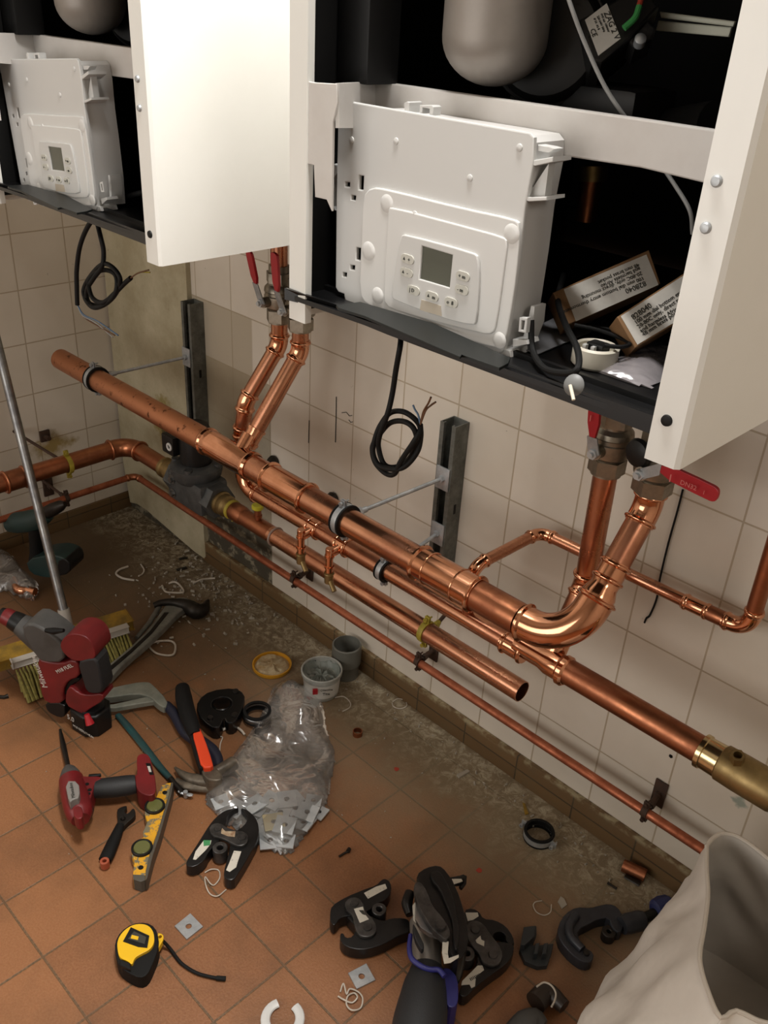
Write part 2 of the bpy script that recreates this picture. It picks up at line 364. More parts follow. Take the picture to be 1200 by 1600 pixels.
# ---------------------------------------------------------------- mesh helpers
def NB(): return bmesh.new()
def frame(d):
    d = V(d).normalized(); a = V((0, 0, 1)) if abs(d.z) < 0.9 else V((1, 0, 0))
    x = a.cross(d).normalized(); y = d.cross(x).normalized(); return x, y, d
def box(bm, c, size, ax=None, bevel=0.0):
    """box centred at c with axes ax (three vectors) and full sizes"""
    ax = ax or (V((1, 0, 0)), V((0, 1, 0)), V((0, 0, 1)))
    g = bmesh.ops.create_cube(bm, size=1.0)['verts']
    for v in g:
        k = v.co.copy(); v.co = V(c) + ax[0] * k.x * size[0] + ax[1] * k.y * size[1] + ax[2] * k.z * size[2]
    if bevel:
        es = list({e for v in g for e in v.link_edges})
        bmesh.ops.bevel(bm, geom=es, offset=bevel, segments=2, affect='EDGES', profile=0.6)
def sweep(bm, pts, radii, n=20, caps=True, flat=None, twist=0.0):
    """tube through pts with a radius per point; flat=(a,b) scales the section"""
    pts = [V(p) for p in pts]
    if isinstance(radii, (int, float)): radii = [radii] * len(pts)
    tang = []
    for i in range(len(pts)):
        a = pts[max(i - 1, 0)]; b = pts[min(i + 1, len(pts) - 1)]
        t = (b - a)
        if t.length < 1e-9: t = tang[-1] if tang else V((0, 0, 1))
        tang.append(t.normalized())
    x, y, _ = frame(tang[0]); rings = []
    sa, sb = flat if flat else (1, 1)
    for i, p in enumerate(pts):
        t = tang[i]
        x = (x - t * x.dot(t))
        if x.length < 1e-6: x, y, _ = frame(t)
        x.normalize(); y = t.cross(x)
        ring = []
        for k in range(n):
            a = 2 * PI * k / n + twist
            ring.append(bm.verts.new(p + (x * math.cos(a) * sa + y * math.sin(a) * sb) * radii[i]))
        rings.append(ring)
    for a, b in zip(rings, rings[1:]):
        for k in range(n): bm.faces.new((a[k], a[(k + 1) % n], b[(k + 1) % n], b[k]))
    if caps:
        bm.faces.new(list(reversed(rings[0]))); bm.faces.new(rings[-1])
def cyl(bm, a, b, r, n=24, r2=None): sweep(bm, [a, b], [r, r if r2 is None else r2], n)
def hexn(bm, a, b, r): sweep(bm, [a, b], [r, r], 6)
def hollow(bm, a, b, ro, ri, n=32):
    """open tube with wall thickness"""
    a, b = V(a), V(b); x, y, d = frame(b - a); R = []
    for p, r in ((a, ro), (b, ro), (b, ri), (a, ri)):
        R.append([bm.verts.new(p + (x * math.cos(2 * PI * k / n) + y * math.sin(2 * PI * k / n)) * r) for k in range(n)])
    for i in range(4):
        A, B = R[i], R[(i + 1) % 4]
        for k in range(n): bm.faces.new((A[k], A[(k + 1) % n], B[(k + 1) % n], B[k]))
def lathe(bm, o, d, prof, n=32):
    """profile [(r, t)] turned about the axis through o along d"""
    o = V(o); x, y, d = frame(d); rings = []
    for r, t in prof:
        if r < 1e-6: rings.append([bm.verts.new(o + d * t)])
        else: rings.append([bm.verts.new(o + d * t + (x * math.cos(2 * PI * k / n) + y * math.sin(2 * PI * k / n)) * r) for k in range(n)])
    for A, B in zip(rings, rings[1:]):
        for k in range(n):
            k2 = (k + 1) % n
            if len(A) == 1 and len(B) == 1: break
            if len(A) == 1: bm.faces.new((A[0], B[k2], B[k]))
            elif len(B) == 1: bm.faces.new((A[k], A[k2], B[0]))
            else: bm.faces.new((A[k], A[k2], B[k2], B[k]))
def torus(bm, c, d, R, r, n=32, m=10, arc=(0, 2 * PI), flat=1.0):
    c = V(c); x, y, d = frame(d); full = abs(arc[1] - arc[0]) > 2 * PI - 1e-3
    cnt = n if full else n + 1; rings = []
    for i in range(cnt):
        a = arc[0] + (arc[1] - arc[0]) * i / n; e = x * math.cos(a) + y * math.sin(a)
        rings.append([bm.verts.new(c + e * (R + r * math.cos(2 * PI * k / m)) + d * r * flat * math.sin(2 * PI * k / m)) for k in range(m)])
    for i in range(cnt if full else cnt - 1):
        A = rings[i]; B = rings[(i + 1) % cnt]
        for k in range(m): bm.faces.new((A[k], A[(k + 1) % m], B[(k + 1) % m], B[k]))
    if not full: bm.faces.new(rings[0]); bm.faces.new(list(reversed(rings[-1])))
def spline(pts, k=8):
    pts = [V(p) for p in pts]; out = []; P = [pts[0] * 2 - pts[1]] + pts + [pts[-1] * 2 - pts[-2]]
    for i in range(1, len(P) - 2):
        p0, p1, p2, p3 = P[i - 1:i + 3]
        for j in range(k):
            t = j / k
            out.append(0.5 * ((2 * p1) + (p2 - p0) * t + (2 * p0 - 5 * p1 + 4 * p2 - p3) * t * t + (3 * p1 - p0 - 3 * p2 + p3) * t ** 3))
    out.append(pts[-1]); return out
def wire(bm, pts, r, n=10, k=8, flat=None): sweep(bm, spline(pts, k), r, n, True, flat)
def chaikin(pts, it=2):
    for _ in range(it):
        q = []
        for i in range(len(pts)):
            a, b = V(pts[i]), V(pts[(i + 1) % len(pts)]); q += [a * 0.75 + b * 0.25, a * 0.25 + b * 0.75]
        pts = q
    return pts
def plate(bm, loop, ext, holes=(), bevel=0.0, seg=2):
    """closed outline (3D points in one plane) with holes, extruded by the vector ext"""
    ext = V(ext); edges = []; allv = []
    for lp in [loop] + list(holes):
        vs = [bm.verts.new(V(p)) for p in lp]; allv += vs
        for i in range(len(vs)): edges.append(bm.edges.new((vs[i], vs[(i + 1) % len(vs)])))
    r = bmesh.ops.triangle_fill(bm, edges=edges, use_beauty=True, use_dissolve=False)
    faces = [f for f in r['geom'] if isinstance(f, bmesh.types.BMFace)]
    if not faces: return
    nrm = sum((f.normal * f.calc_area() for f in faces), V((0, 0, 0)))
    g = bmesh.ops.extrude_face_region(bm, geom=faces)
    nv = [e for e in g['geom'] if isinstance(e, bmesh.types.BMVert)]
    for f in faces + [e for e in g['geom'] if isinstance(e, bmesh.types.BMFace)]:
        if f.is_valid: f.material_index = 1
    bmesh.ops.translate(bm, verts=nv, vec=ext)
    bm.verts.ensure_lookup_table()
    vs = set(allv) | set(nv)
    fs = {f for v in vs for f in v.link_faces}
    bmesh.ops.recalc_face_normals(bm, faces=list(fs))
    if bevel:
        es = [e for e in {e for f in fs for e in f.edges} if len(e.link_faces) == 2 and e.calc_face_angle(0) > math.radians(50) and
              (e.verts[0] in allv and e.verts[1] in allv)]
        if es: bmesh.ops.bevel(bm, geom=es, offset=bevel, segments=seg, affect='EDGES', profile=0.5, clamp_overlap=True, material=2)
def circ(c, r, u, v, n=20, r2=None):
    r2 = r if r2 is None else r2
    return [V(c) + V(u) * math.cos(2 * PI * i / n) * r + V(v) * math.sin(2 * PI * i / n) * r2 for i in range(n)]
X, Y, Z = V((1, 0, 0)), V((0, 1, 0)), V((0, 0, 1))
def slab(bm, px, ztop, th, rnd=1, bevel=0.002, holes=()):
    """a flat thing lying level: outline read at its top face, real thickness below"""
    lp = [F(u, v, ztop) for u, v in px]
    if rnd: lp = chaikin(lp, rnd)
    hs = []
    for (u, v, r) in holes: hs.append(circ(F(u, v, ztop), r, X, Y, 18))
    plate(bm, lp, (0, 0, -th), hs, bevel)
def yslab(bm, px, y, th, rnd=0, bevel=0.0015, holes=()):
    """the same on an upright plane y = const, thickness towards the wall"""
    lp = [W(u, v, y) for u, v in px]
    if rnd: lp = chaikin(lp, rnd)
    hs = [[W(u, v, y) for u, v in h] for h in holes]
    plate(bm, lp, (0, th, 0), hs, bevel)
def capsule(c1, c2, r, nrm, n=10):
    c1, c2 = V(c1), V(c2); d = (c2 - c1).normalized(); s = V(nrm).cross(d).normalized(); out = []
    for i in range(n + 1):
        a = -PI / 2 + PI * i / n; out.append(c2 + (d * math.cos(a) + s * math.sin(a)) * r)
    for i in range(n + 1):
        a = PI / 2 + PI * i / n; out.append(c1 + (d * math.cos(a) + s * math.sin(a)) * r)
    return out
def text(name, s, size, o, xd, yd, m, parent, align='LEFT', depth=0.0003):
    cu = bpy.data.curves.new(name, 'FONT'); cu.body = s; cu.size = size; cu.align_x = align; cu.extrude = depth; cu.resolution_u = 2
    tmp = bpy.data.objects.new(name, cu); COL.objects.link(tmp)
    bpy.context.view_layer.update()
    me = bpy.data.meshes.new_from_object(tmp.evaluated_get(bpy.context.evaluated_depsgraph_get()))
    COL.objects.unlink(tmp); bpy.data.objects.remove(tmp)
    xd = V(xd).normalized(); zd = xd.cross(V(yd)).normalized(); yd = zd.cross(xd)
    Mx = Matrix((xd, yd, zd)).transposed().to_4x4(); Mx.translation = V(o) - root_of(parent).location
    me.transform(Mx); me.materials.clear(); me.materials.append(m)
    ob = bpy.data.objects.new(name, me); COL.objects.link(ob); ob.parent = parent
    return ob
# ================================================================ THE ROOM
def quadwall(name, a, b, c, d, th, m):
    bm = NB(); plate(bm, [a, b, c, d], th); return solo(name, bm, m, kind='structure')
quadwall('floor', (0, -3.0, 0), (3.9, -3.0, 0), (3.9, 0, 0), (0, 0, 0), (0, 0, -0.05), M_FLOOR)
quadwall('wall_back', (0, 0, 0), (3.9, 0, 0), (3.9, 0, 2.6), (0, 0, 2.6), (0, 0.05, 0), M_WALLB)
quadwall('wall_left', (0, -3.0, 0), (0, 0, 0), (0, 0, 2.6), (0, -3.0, 2.6), (-0.05, 0, 0), M_WALLL)
quadwall('wall_right', (3.9, -3.0, 0), (3.9, 0, 0), (3.9, 0, 2.6), (3.9, -3.0, 2.6), (0.05, 0, 0), M_PAINT)
quadwall('wall_front', (0, -3.0, 0), (3.9, -3.0, 0), (3.9, -3.0, 2.6), (0, -3.0, 2.6), (0, -0.05, 0), M_PAINT)
quadwall('ceiling', (0, -3.0, 2.6), (3.9, -3.0, 2.6), (3.9, 0, 2.6), (0, 0, 2.6), (0, 0, 0.05), M_PAINT)
bm = NB(); box(bm, (2.165, -0.006, 0.035), (3.47, 0.012, 0.07), bevel=0.002); solo('baseboard_back', bm, M_SKB, kind='structure')
bm = NB(); box(bm, (0.005, -1.5, 0.0275), (0.010, 3.0, 0.055), bevel=0.002); solo('baseboard_left', bm, M_SKL, kind='structure')
bm = NB()
plate(bm, chaikin([W(u, v, -0.014) for u, v in [(219, 788), (262, 826), (318, 874), (322, 868)]] + [V((0.425, -0.014, 0.5)), V((0.425, -0.014, 1.3)), V((0.008, -0.014, 1.3)), V((0.008, -0.014, 0.6)), V((0.008, -0.014, 0.02))], 1), (0, 0.014, 0))
solo('trim_1', bm, M_PLASTER, kind='structure')
# lamp fitting under the ceiling, the light the room has
t = empty('ceiling_lamp', 'white box ceiling lamp above the boilers', 'lamp', (1.76, -0.62, 2.6))
bm = NB(); box(bm, (1.76, -0.62, 2.575), (0.6, 0.32, 0.05), bevel=0.004); part('lamp_body', bm, WHITEPL, t)

def mark(name, label, cat, pts, r, y=-0.001, m=None, flat=(1, 0.35)):
    bm = NB(); sweep(bm, [W(u, v, y) for u, v in pts], r, 8)
    solo(name, bm, m or INK, label, cat)
mark('pencil_line', 'tall vertical black pencil line on the wall tiles left of the hanging cable', 'pencil mark', [(525.5, 620), (525, 655), (524, 691)], 0.0011)
mark('pencil_line', 'shorter faint vertical pencil line on the tiles, left of the taller one', 'pencil mark', [(483, 657), (482.5, 675), (482, 692)], 0.0009)
mark('pencil_squiggle', 'small curved black pencil squiggle on the wall tile beside the vertical line', 'pencil mark', [(534, 645), (541, 644), (546, 650), (550, 649)], 0.0008)
mark('pencil_squiggle', 'tiny pencil hook under the squiggle on the wall tile', 'pencil mark', [(545, 656), (548, 660), (551, 659)], 0.0008)
def wallhole(px, r, label):
    c = W(*px, -0.0008); bm = NB(); plate(bm, [c + (X * math.cos(a) * r + Z * math.sin(a) * r) * random.uniform(0.75, 1.2) for a in [i * 2 * PI / 12 for i in range(12)]], (0, 0.0007, 0))
    solo('drill_hole', bm, CASEBLACK, label, 'hole')
wallhole((1048, 1182), 0.0045, 'small round drill hole in the tile below the pipe near the brass valve')
wallhole((672, 945), 0.004, 'left one of two small drill holes in the tile under the copper pipes')
wallhole((685, 954), 0.005, 'right one of two small drill holes in the tile under the copper pipes')
wallhole((482, 862), 0.003, 'tiny drill hole in the tile above the thin copper pipe')
bm = NB(); wire(bm, [W(1067, 765, -0.004), W(1058, 800, -0.004), W(1044, 850, -0.004), W(1031, 905, -0.004), W(1026, 935, -0.004), W(1016, 960, -0.005), W(1010, 966, -0.006), W(1007, 973, -0.006)], 0.0019, 8)
solo('black_wire', bm, RUBBER, 'thin black wire running down the tiles under the long red handle', 'wire')

# ================================================================ COPPER PIPEWORK
def bead(t, R):  # profile along a press socket, (distance factor, radius)
    return t
def straight(parent, a, b, R, m=COPPER, name='pipe', label=None):
    bm = NB(); cyl(bm, a, b, R, 32); return part(name, bm, m, parent, label)
def socket_prof(R, sl):
    """radii along a press socket from its mouth inwards, (offset, radius)"""
    return [(0, R * 1.01), (0, R * 1.10), (0.0018, R * 1.10), (0.0025, R * 1.17), (0.004, R * 1.24), (0.0065, R * 1.24), (0.008, R * 1.17), (0.0095, R * 1.08), (sl, R * 1.08)]
def fit_along(parent, path, R, name, m=COPPER_BRIGHT, sl=0.016, both=True, n=28, label=None):
    """fitting swept along path with a beaded socket at each end"""
    P = [V(p) for p in path]
    d0 = (P[1] - P[0]).normalized(); d1 = (P[-1] - P[-2]).normalized()
    pts, rad = [], []
    for o, r in socket_prof(R, sl): pts.append(P[0] - d0 * (sl - o)); rad.append(r)
    for p in P[1:-1]: pts.append(p); rad.append(R * 1.08)
    if both:
        for o, r in reversed(socket_prof(R, sl)): pts.append(P[-1] + d1 * (sl - o)); rad.append(r)
    else: pts.append(P[-1]); rad.append(R * 1.08)
    q, qr = [pts[0]], [rad[0]]
    for p, r in zip(pts[1:], rad[1:]):
        if (p - q[-1]).length < 1e-5: p = q[-1] + (d0 if len(q) < 10 else d1) * 2e-5
        q.append(p); qr.append(r)
    bm = NB(); sweep(bm, q, qr, n); return part(name, bm, m, parent, label, smooth=50)
def arc(a, c, b, rb, n=9):
    a, c, b = V(a), V(c), V(b); d1 = (c - a).normalized(); d2 = (b - c).normalized()
    th = d1.angle(d2); t = rb * math.tan(th / 2); s = c - d1 * t; e = c + d2 * t
    nrm = d1.cross(d2).normalized(); inward = nrm.cross(d1).normalized(); o = s + inward * rb
    out = []
    for i in range(n + 1): out.append(Matrix.Rotation(th * i / n, 3, nrm) @ (s - o) + o)
    return out, t
def run(parent, pts, R, rb=None, sl=0.016, m=COPPER, mf=COPPER_BRIGHT, ends=(True, True)):
    """pipe through the corner points, a press elbow at every inner corner"""
    pts = [V(p) for p in pts]; rb = rb or R * 2.4; cur = pts[0]
    for i in range(1, len(pts) - 1):
        ar, t = arc(pts[i - 1], pts[i], pts[i + 1], rb)
        d1 = (pts[i] - pts[i - 1]).normalized(); d2 = (pts[i + 1] - pts[i]).normalized()
        e = ar[0] - d1 * sl * 0.4
        if (e - cur).dot(d1) > 0.003: straight(parent, cur, e, R, m)
        fit_along(parent, ar, R, 'elbow', mf, sl); cur = ar[-1] + d2 * sl * 0.4
    straight(parent, cur, pts[-1], R, m)
def coupling(parent, a, b, R, m=COPPER_BRIGHT, name='coupling', sl=0.016):
    a, b = V(a), V(b); d = (b - a).normalized(); mid = (a + b) / 2
    return fit_along(parent, [a + d * sl, mid, b - d * sl], R, name, m, sl)

# the upper header, open pipe end at the left, elbow to the right boiler's valve at the right
AY, AZ, AR = -0.28, 0.637, 0.0266
up = empty('copper_header_pipe', 'large upper copper header pipe with spotted left end, in front of all other pipes', 'pipe', (1.2, AY, AZ))
straight(up, (0.222, AY, AZ - 0.004), (0.875, AY, AZ), AR, COPPER_SPOT, label='dull spotted copper pipe')
bm = NB(); lathe(bm, (0.873, AY, AZ), X, [(AR * 1.01, 0), (AR * 1.1, 0), (AR * 1.2, 0.004), (AR * 1.2, 0.008), (AR * 1.09, 0.012), (AR * 1.09, 0.022), (AR * 1.13, 0.026), (AR * 1.09, 0.03),
    (AR * 1.09, 0.15), (AR * 1.2, 0.157), (AR * 1.2, 0.163), (AR * 1.08, 0.168), (AR * 1.01, 0.168)], 40)
cyl(bm, (0.988, AY, AZ), (0.989, AY + 0.035, AZ + 0.045), 0.0185, 28)
tee = part('tee', bm, COPPER_BRIGHT, up)
straight(up, (1.03, AY, AZ), (1.10, AY, AZ), AR, COPPER)
coupling(up, (1.092, AY, AZ), (1.218, AY, AZ), AR)
straight(up, (1.21, AY, AZ), (1.525, AY, AZ), AR, COPPER)
coupling(up, (1.514, AY, AZ), (1.652, AY, AZ), AR * 1.03)
for x in (1.545, 1.612): bm = NB(); torus(bm, (x, AY, AZ), X, AR * 1.11, 0.0018); part('press_ridge', bm, COPPER_BRIGHT, up)
straight(up, (1.645, AY, AZ), (1.742, AY, AZ), AR * 1.03, COPPER_OLD)
P1 = V((1.838, AY, AZ)); P2 = V((1.844, -0.190, 0.783)); P3 = V((1.844, -0.133, 0.838)); P4 = V((1.844, -0.133, 0.875))
ar_, t_ = arc((1.7, AY, AZ), P1, P3, 0.078, 14)
fit_along(up, ar_, AR, 'elbow', COPPER_BRIGHT, 0.016)
dd = (P3 - P1).normalized()
# reducer then 45 degree bend, pipe and 45 degree bend up to the valve
R2 = 0.0212
bm = NB(); p0 = ar_[-1] + dd * 0.010
sweep(bm, [p0, p0 + dd * 0.010, p0 + dd * 0.022, p0 + dd * 0.030], [AR * 1.02, AR * 1.02, R2 * 1.06, R2 * 1.06], 28); part('reducer', bm, COPPER_BRIGHT, up)
run(up, [p0 + dd * 0.02, P3, P4], R2, 0.050, 0.013)
coupling(up, p0 + dd * 0.030, p0 + dd * 0.066, R2, sl=0.012)

# second run: short pipe down from the left boiler's valve to the lower return
DY, DZ, DR = -0.213, 0.520, 0.0150
lo = empty('copper_return_pipe', 'middle copper return pipe behind the header, widening towards the brass valve', 'pipe', (1.4, DY, DZ))
run(lo, [(0.947, -0.133, 0.905), (0.947, -0.133, 0.848), (0.925, -0.208, 0.728), (0.915, DY, 0.655), (0.915, DY, DZ), (1.70, DY, DZ + 0.002)], 0.0178, 0.042, 0.012)
coupling(lo, (1.145, DY, DZ), (1.18, DY, DZ), 0.0178, sl=0.008)
coupling(lo, (1.235, DY, DZ), (1.27, DY, DZ), 0.0178, sl=0.008)
coupling(lo, (1.672, DY, DZ), (1.72, DY, DZ), 0.0178, sl=0.012)
ER = 0.0222; EZ = 0.533; EY = -0.212
bm = NB(); lathe(bm, (1.70, EY, EZ - 0.002), X, [(0.0185, 0.0), (0.0192, 0.01), (0.0192, 0.055), (ER * 1.04, 0.07), (ER * 1.04, 0.092), (ER * 1.22, 0.096), (ER * 1.22, 0.104), (ER * 1.05, 0.108), (ER, 0.108)], 36)
cyl(bm, (1.767, -0.200, 0.536), (1.766, -0.178, 0.575), 0.0195, 28)
part('tee', bm, COPPER_BRIGHT, lo)
straight(lo, (1.79, EY, EZ), (2.066, EY, EZ), ER, COPPER_OLD, label='wide copper pipe')
# two capped drain stubs hanging on the return
for k, x in enumerate((1.163, 1.252)):
    bm = NB(); y = -0.252; zt = DZ - (0.0 if k == 0 else 0.004)
    cyl(bm, (x, DY, DZ), (x, y, DZ - 0.004), 0.0105, 18)
    sweep(bm, [(x, y, zt + 0.012), (x, y, zt + 0.010), (x, y, zt - 0.004), (x, y, zt - 0.0041), (x, y, zt - 0.008), (x, y, zt - 0.0081), (x, y, zt - 0.030), (x, y, zt - 0.0301), (x, y, zt - 0.034), (x, y, zt - 0.0341), (x, y, zt - 0.048)],
          [0.0080, 0.0088, 0.0088, 0.0105, 0.0105, 0.0078, 0.0078, 0.0100, 0.0100, 0.0082, 0.0082], 20)
    st = part('drain_stub', bm, COPPER_BRIGHT, lo)
    bm = NB(); cyl(bm, (x, y, zt - 0.044), (x, y, zt - 0.070), 0.0095, 16); cyl(bm, (x, y, zt - 0.060), (x + 0.024, y - 0.006, zt - 0.078), 0.0052, 14)
    torus(bm, (x, y, zt - 0.048), Z, 0.0095, 0.0016, 20, 8)
    part('drain_cock', bm, BRASS, st, 'brass drain cock')

# riser from right boiler valve one
r1 = empty('copper_riser_pipe', 'straight vertical copper pipe below the right boiler, left of the bent one', 'pipe', (1.765, -0.133, 0.7))
run(r1, [(1.762, -0.133, 0.875), (1.765, -0.133, 0.655), (1.766, -0.182, 0.572)], 0.0195, 0.04, 0.013)
b2 = empty('copper_branch_pipe', 'longer straight slanting copper branch dropping from the left boiler into the header', 'pipe', (1.01, -0.133, 0.8))
run(b2, [(1.016, -0.133, 0.905), (1.016, -0.133, 0.852), (0.992, -0.236, 0.688)], 0.0178, 0.042, 0.012)
bm = NB(); d = (V((0.992, -0.236, 0.688)) - V((1.016, -0.133, 0.852))).normalized(); q = V((0.992, -0.236, 0.688))
sweep(bm, [q - d * 0.01, q - d * 0.0099, q - d * 0.004, q - d * 0.0039, q + d * 0.022, q + d * 0.0221, q + d * 0.028, q + d * 0.0281, q + d * 0.034], [0.018, 0.0215, 0.0215, 0.019, 0.019, 0.0215, 0.0215, 0.0195, 0.0195], 24)
part('coupling', bm, COPPER_BRIGHT, b2)

# small bore pipe along the wall at the right, rising at the right edge
f2 = empty('copper_side_pipe', 'small copper pipe following the wall tiles and rising at the right edge', 'pipe', (1.8, -0.05, 0.66))
run(f2, [(1.585, DY, DZ), (1.592, -0.222, 0.64), (1.610, -0.052, 0.655), (1.988, -0.055, 0.660)], 0.0108, 0.024, 0.010)
coupling(f2, (1.905, -0.055, 0.659), (1.952, -0.055, 0.660), 0.0118, sl=0.010)
run(f2, [(1.95, -0.055, 0.660), (2.018, -0.055, 0.662), (2.016, -0.055, 1.15)], 0.0130, 0.03, 0.012, COPPER_OLD)

# lower front pipe with the open right end
BY, BZ, BR = -0.16, 0.386, 0.0210
lw = empty('copper_gas_pipe', 'copper pipe with a cut open right end, running from the grey valve body', 'pipe', (1.2, BY, BZ))
bm = NB(); hollow(bm, (0.95, BY, BZ), (1.693, BY, BZ), BR, BR - 0.0016, 40); part('pipe', bm, COPPER, lw)
straight(lw, (0.79, BY, BZ), (0.965, BY, BZ), BR * 0.98, COPPER_OLD)
bm = NB(); lathe(bm, (0.80, BY, BZ), X, [(BR, 0), (BR * 1.12, 0.004), (BR * 1.12, 0.035), (BR, 0.045)], 32); part('coupling', bm, COPPER_OLD, lw)
bm = NB(); torus(bm, (0.963, BY, BZ), X, BR * 1.02, 0.003, 32, 8); part('solder_ring', bm, mat('grey_solder', '9A857A', 0.6, 0.3), lw, 'pale grey solder ring')
bm = NB(); cyl(bm, (0.897, BY, BZ + 0.01), (0.897, BY, BZ + 0.048), 0.0085, 18); cyl(bm, (0.897, BY, BZ + 0.024), (0.897, BY, BZ + 0.030), 0.0105, 18); nn = part('test_point', bm, COPPER_OLD, lw)
bm = NB(); lathe(bm, (0.897, BY, BZ + 0.046), Z, [(0, 0), (0.012, 0), (0.0145, 0.003), (0.0145, 0.010), (0.012, 0.012), (0, 0.012)], 22); part('cap', bm, YELLOWCAP, nn, 'yellow plastic cap')
bm = NB(); lathe(bm, (0.735, BY, BZ), X, [(0.022, 0), (0.030, 0.002), (0.030, 0.018), (0.026, 0.022), (0.028, 0.026), (0.028, 0.040), (0.0235, 0.046), (0.0235, 0.058), (0.021, 0.06)], 8 * 4); part('union_nut', bm, BRASS, lw)
bm = NB(); torus(bm, (0.795, BY, BZ), X, BR * 1.05, 0.0035, 28, 8, flat=1.5); cyl(bm, (0.795, BY, BZ - BR), (0.795, BY - 0.002, BZ - BR - 0.012), 0.0018, 8); part('sealant_ring', bm, YELLOWD, lw, 'smear of yellow thread sealant')
# left part of the same line, round the corner
g1 = empty('copper_corner_pipe', 'aged copper pipe on the left wall turning the corner into the grey valve body', 'pipe', (0.31, -0.16, BZ))
run(g1, [(0.325, -2.99, BZ - 0.006), (0.318, BY, BZ), (0.50, BY, BZ)], 0.0235, 0.05, 0.012, COPPER_OLD, COPPER_OLD)
coupling(g1, (0.322, -0.52, BZ), (0.322, -0.46, BZ), 0.0245, COPPER_OLD)
bm = NB(); lathe(bm, (0.495, BY, BZ), X, [(0.024, 0), (0.028, 0.002), (0.028, 0.01), (0.0245, 0.013), (0.0245, 0.028), (0.030, 0.034), (0.030, 0.062), (0.022, 0.064)], 32); part('union_nut', bm, BRASS, g1)
# thin pipe at the bottom
CY, CZ, CR = -0.058, 0.196, 0.0095
c1 = empty('copper_thin_pipe', 'thin dusty copper pipe clipped along the wall just above the skirting', 'pipe', (1.2, CY, CZ))
run(c1, [(0.158, -2.99, 0.190), (0.155, CY, 0.190), (3.89, CY, CZ)], CR, 0.022, 0.009, COPPER_DUSTY, COPPER_OLD)
for k in range(2): pass

# ---------------------------------------------------------------- brackets
def clamp(label, c, R, plate_at, rubber=True, m=ZINC, group=None, width=0.022, tilt=0.0, axis=X, wallplate=(0.034, 0.05), platem=None, name='pipe_clamp', rodr=0.0042):
    c = V(c); t = empty(name, label, 'pipe clamp', c, group)
    ax = V(axis).normalized(); back = (V(plate_at) - c); back = (back - ax * back.dot(ax)).normalized(); upv = ax.cross(back).normalized()
    if upv.z < 0: upv = -upv
    if rubber:
        bm = NB()
        lathe(bm, c - ax * width / 2, ax, [(R, 0), (R + 0.006, 0.0), (R + 0.0065, 0.003), (R + 0.0035, 0.004), (R + 0.0035, width - 0.004), (R + 0.0065, width - 0.003), (R + 0.006, width), (R, width)], 36)
        part('rubber_lining', bm, RUBBER, t)
    ro = R + (0.0052 if rubber else 0.0028); wd = width * (0.55 if rubber else 1.0)
    bm = NB(); lathe(bm, c - ax * wd / 2, ax, [(R + 0.0002, 0), (ro, 0), (ro + 0.0005, wd / 2), (ro, wd), (R + 0.0002, wd)], 36)
    for sgn in (1, -1):
        e = c + upv * sgn * (ro + 0.006)
        box(bm, e + back * 0.0015, (wd, 0.002, 0.014), (ax, back, upv), 0.0005); box(bm, e - back * 0.0025, (wd, 0.002, 0.014), (ax, back, upv), 0.0005)
    part('band', bm, m, t)
    for sgn in (1, -1):
        bm = NB(); e = c + upv * sgn * (ro + 0.007)
        cyl(bm, e - back * 0.010, e + back * 0.012, 0.0018, 10); cyl(bm, e - back * 0.010, e - back * 0.006, 0.0042, 12)
        part('screw', bm, m, t)
    s = c + back * ro; pe = V(plate_at)
    bm = NB(); d = (pe - s).normalized(); cyl(bm, s, pe, rodr, 14); part('threaded_rod', bm, m if rubber else IRON, t)
    bm = NB(); hexn(bm, s + d * 0.002, s + d * 0.011, 0.0085); cyl(bm, s + d * 0.011, s + d * 0.022, 0.0062, 14); part('nut', bm, m, t)
    if wallplate:
        bm = NB(); box(bm, pe + V((0, 0.0, 0)), (wallplate[0], 0.0035, wallplate[1]), None, 0.0008); hexn(bm, pe - Y * 0.002, pe - Y * 0.009, 0.0075); part('base_plate', bm, platem or m, t)
    return t
def strut(label, x0, x1, z0, z1):
    bm = NB(); d = 0.041; th = 0.0025; lip = 0.010
    prof = [(x0, 0), (x1, 0), (x1, -d), (x1 - lip, -d), (x1 - lip, -d + 0.007), (x1 - lip + th, -d + 0.007), (x1 - lip + th, -d + th), (x1 - th, -d + th), (x1 - th, -th), (x0 + th, -th), (x0 + th, -d + th),
            (x0 + lip - th, -d + th), (x0 + lip - th, -d + 0.007), (x0 + lip, -d + 0.007), (x0 + lip, -d), (x0, -d)]
    plate(bm, [(x, y - 0.001, z1) for x, y in prof], (0, 0, z0 - z1))
    t = empty('strut_channel', label, 'strut channel', ((x0 + x1) / 2, 0, z0))
    part('channel', bm, GALV, t, smooth=30)
    for z in [z0 + 0.03 + 0.05 * i for i in range(int((z1 - z0 - 0.03) / 0.05))]:
        bm = NB(); box(bm, ((x0 + x1) / 2, -th - 0.0013, z), (0.013, 0.0006, 0.028)); part('slot', bm, CASEBLACK, t)
        bm = NB(); box(bm, (x1 + 0.0002, -0.020, z), (0.0005, 0.007, 0.022)); 
        if abs(z - (z0 + 0.18)) < 0.03: part('slot', bm, CASEBLACK, t)
        else: bm.free()
strut('short galvanised strut channel fixed upright to the tiles below the right boiler', 1.336, 1.377, 0.41, 0.781)
strut('dark galvanised strut channel fixed upright in the corner beside the plaster panel', 0.436, 0.477, 0.43, 0.80)
clamp('rubber-lined clamp with long rod from the header pipe to the right strut channel', (1.322, AY, AZ), AR, (1.357, -0.044, 0.662))
clamp('rubber-lined clamp near the spotted left end of the header pipe', (0.405, AY, AZ - 0.002), AR, (0.452, -0.044, 0.655))
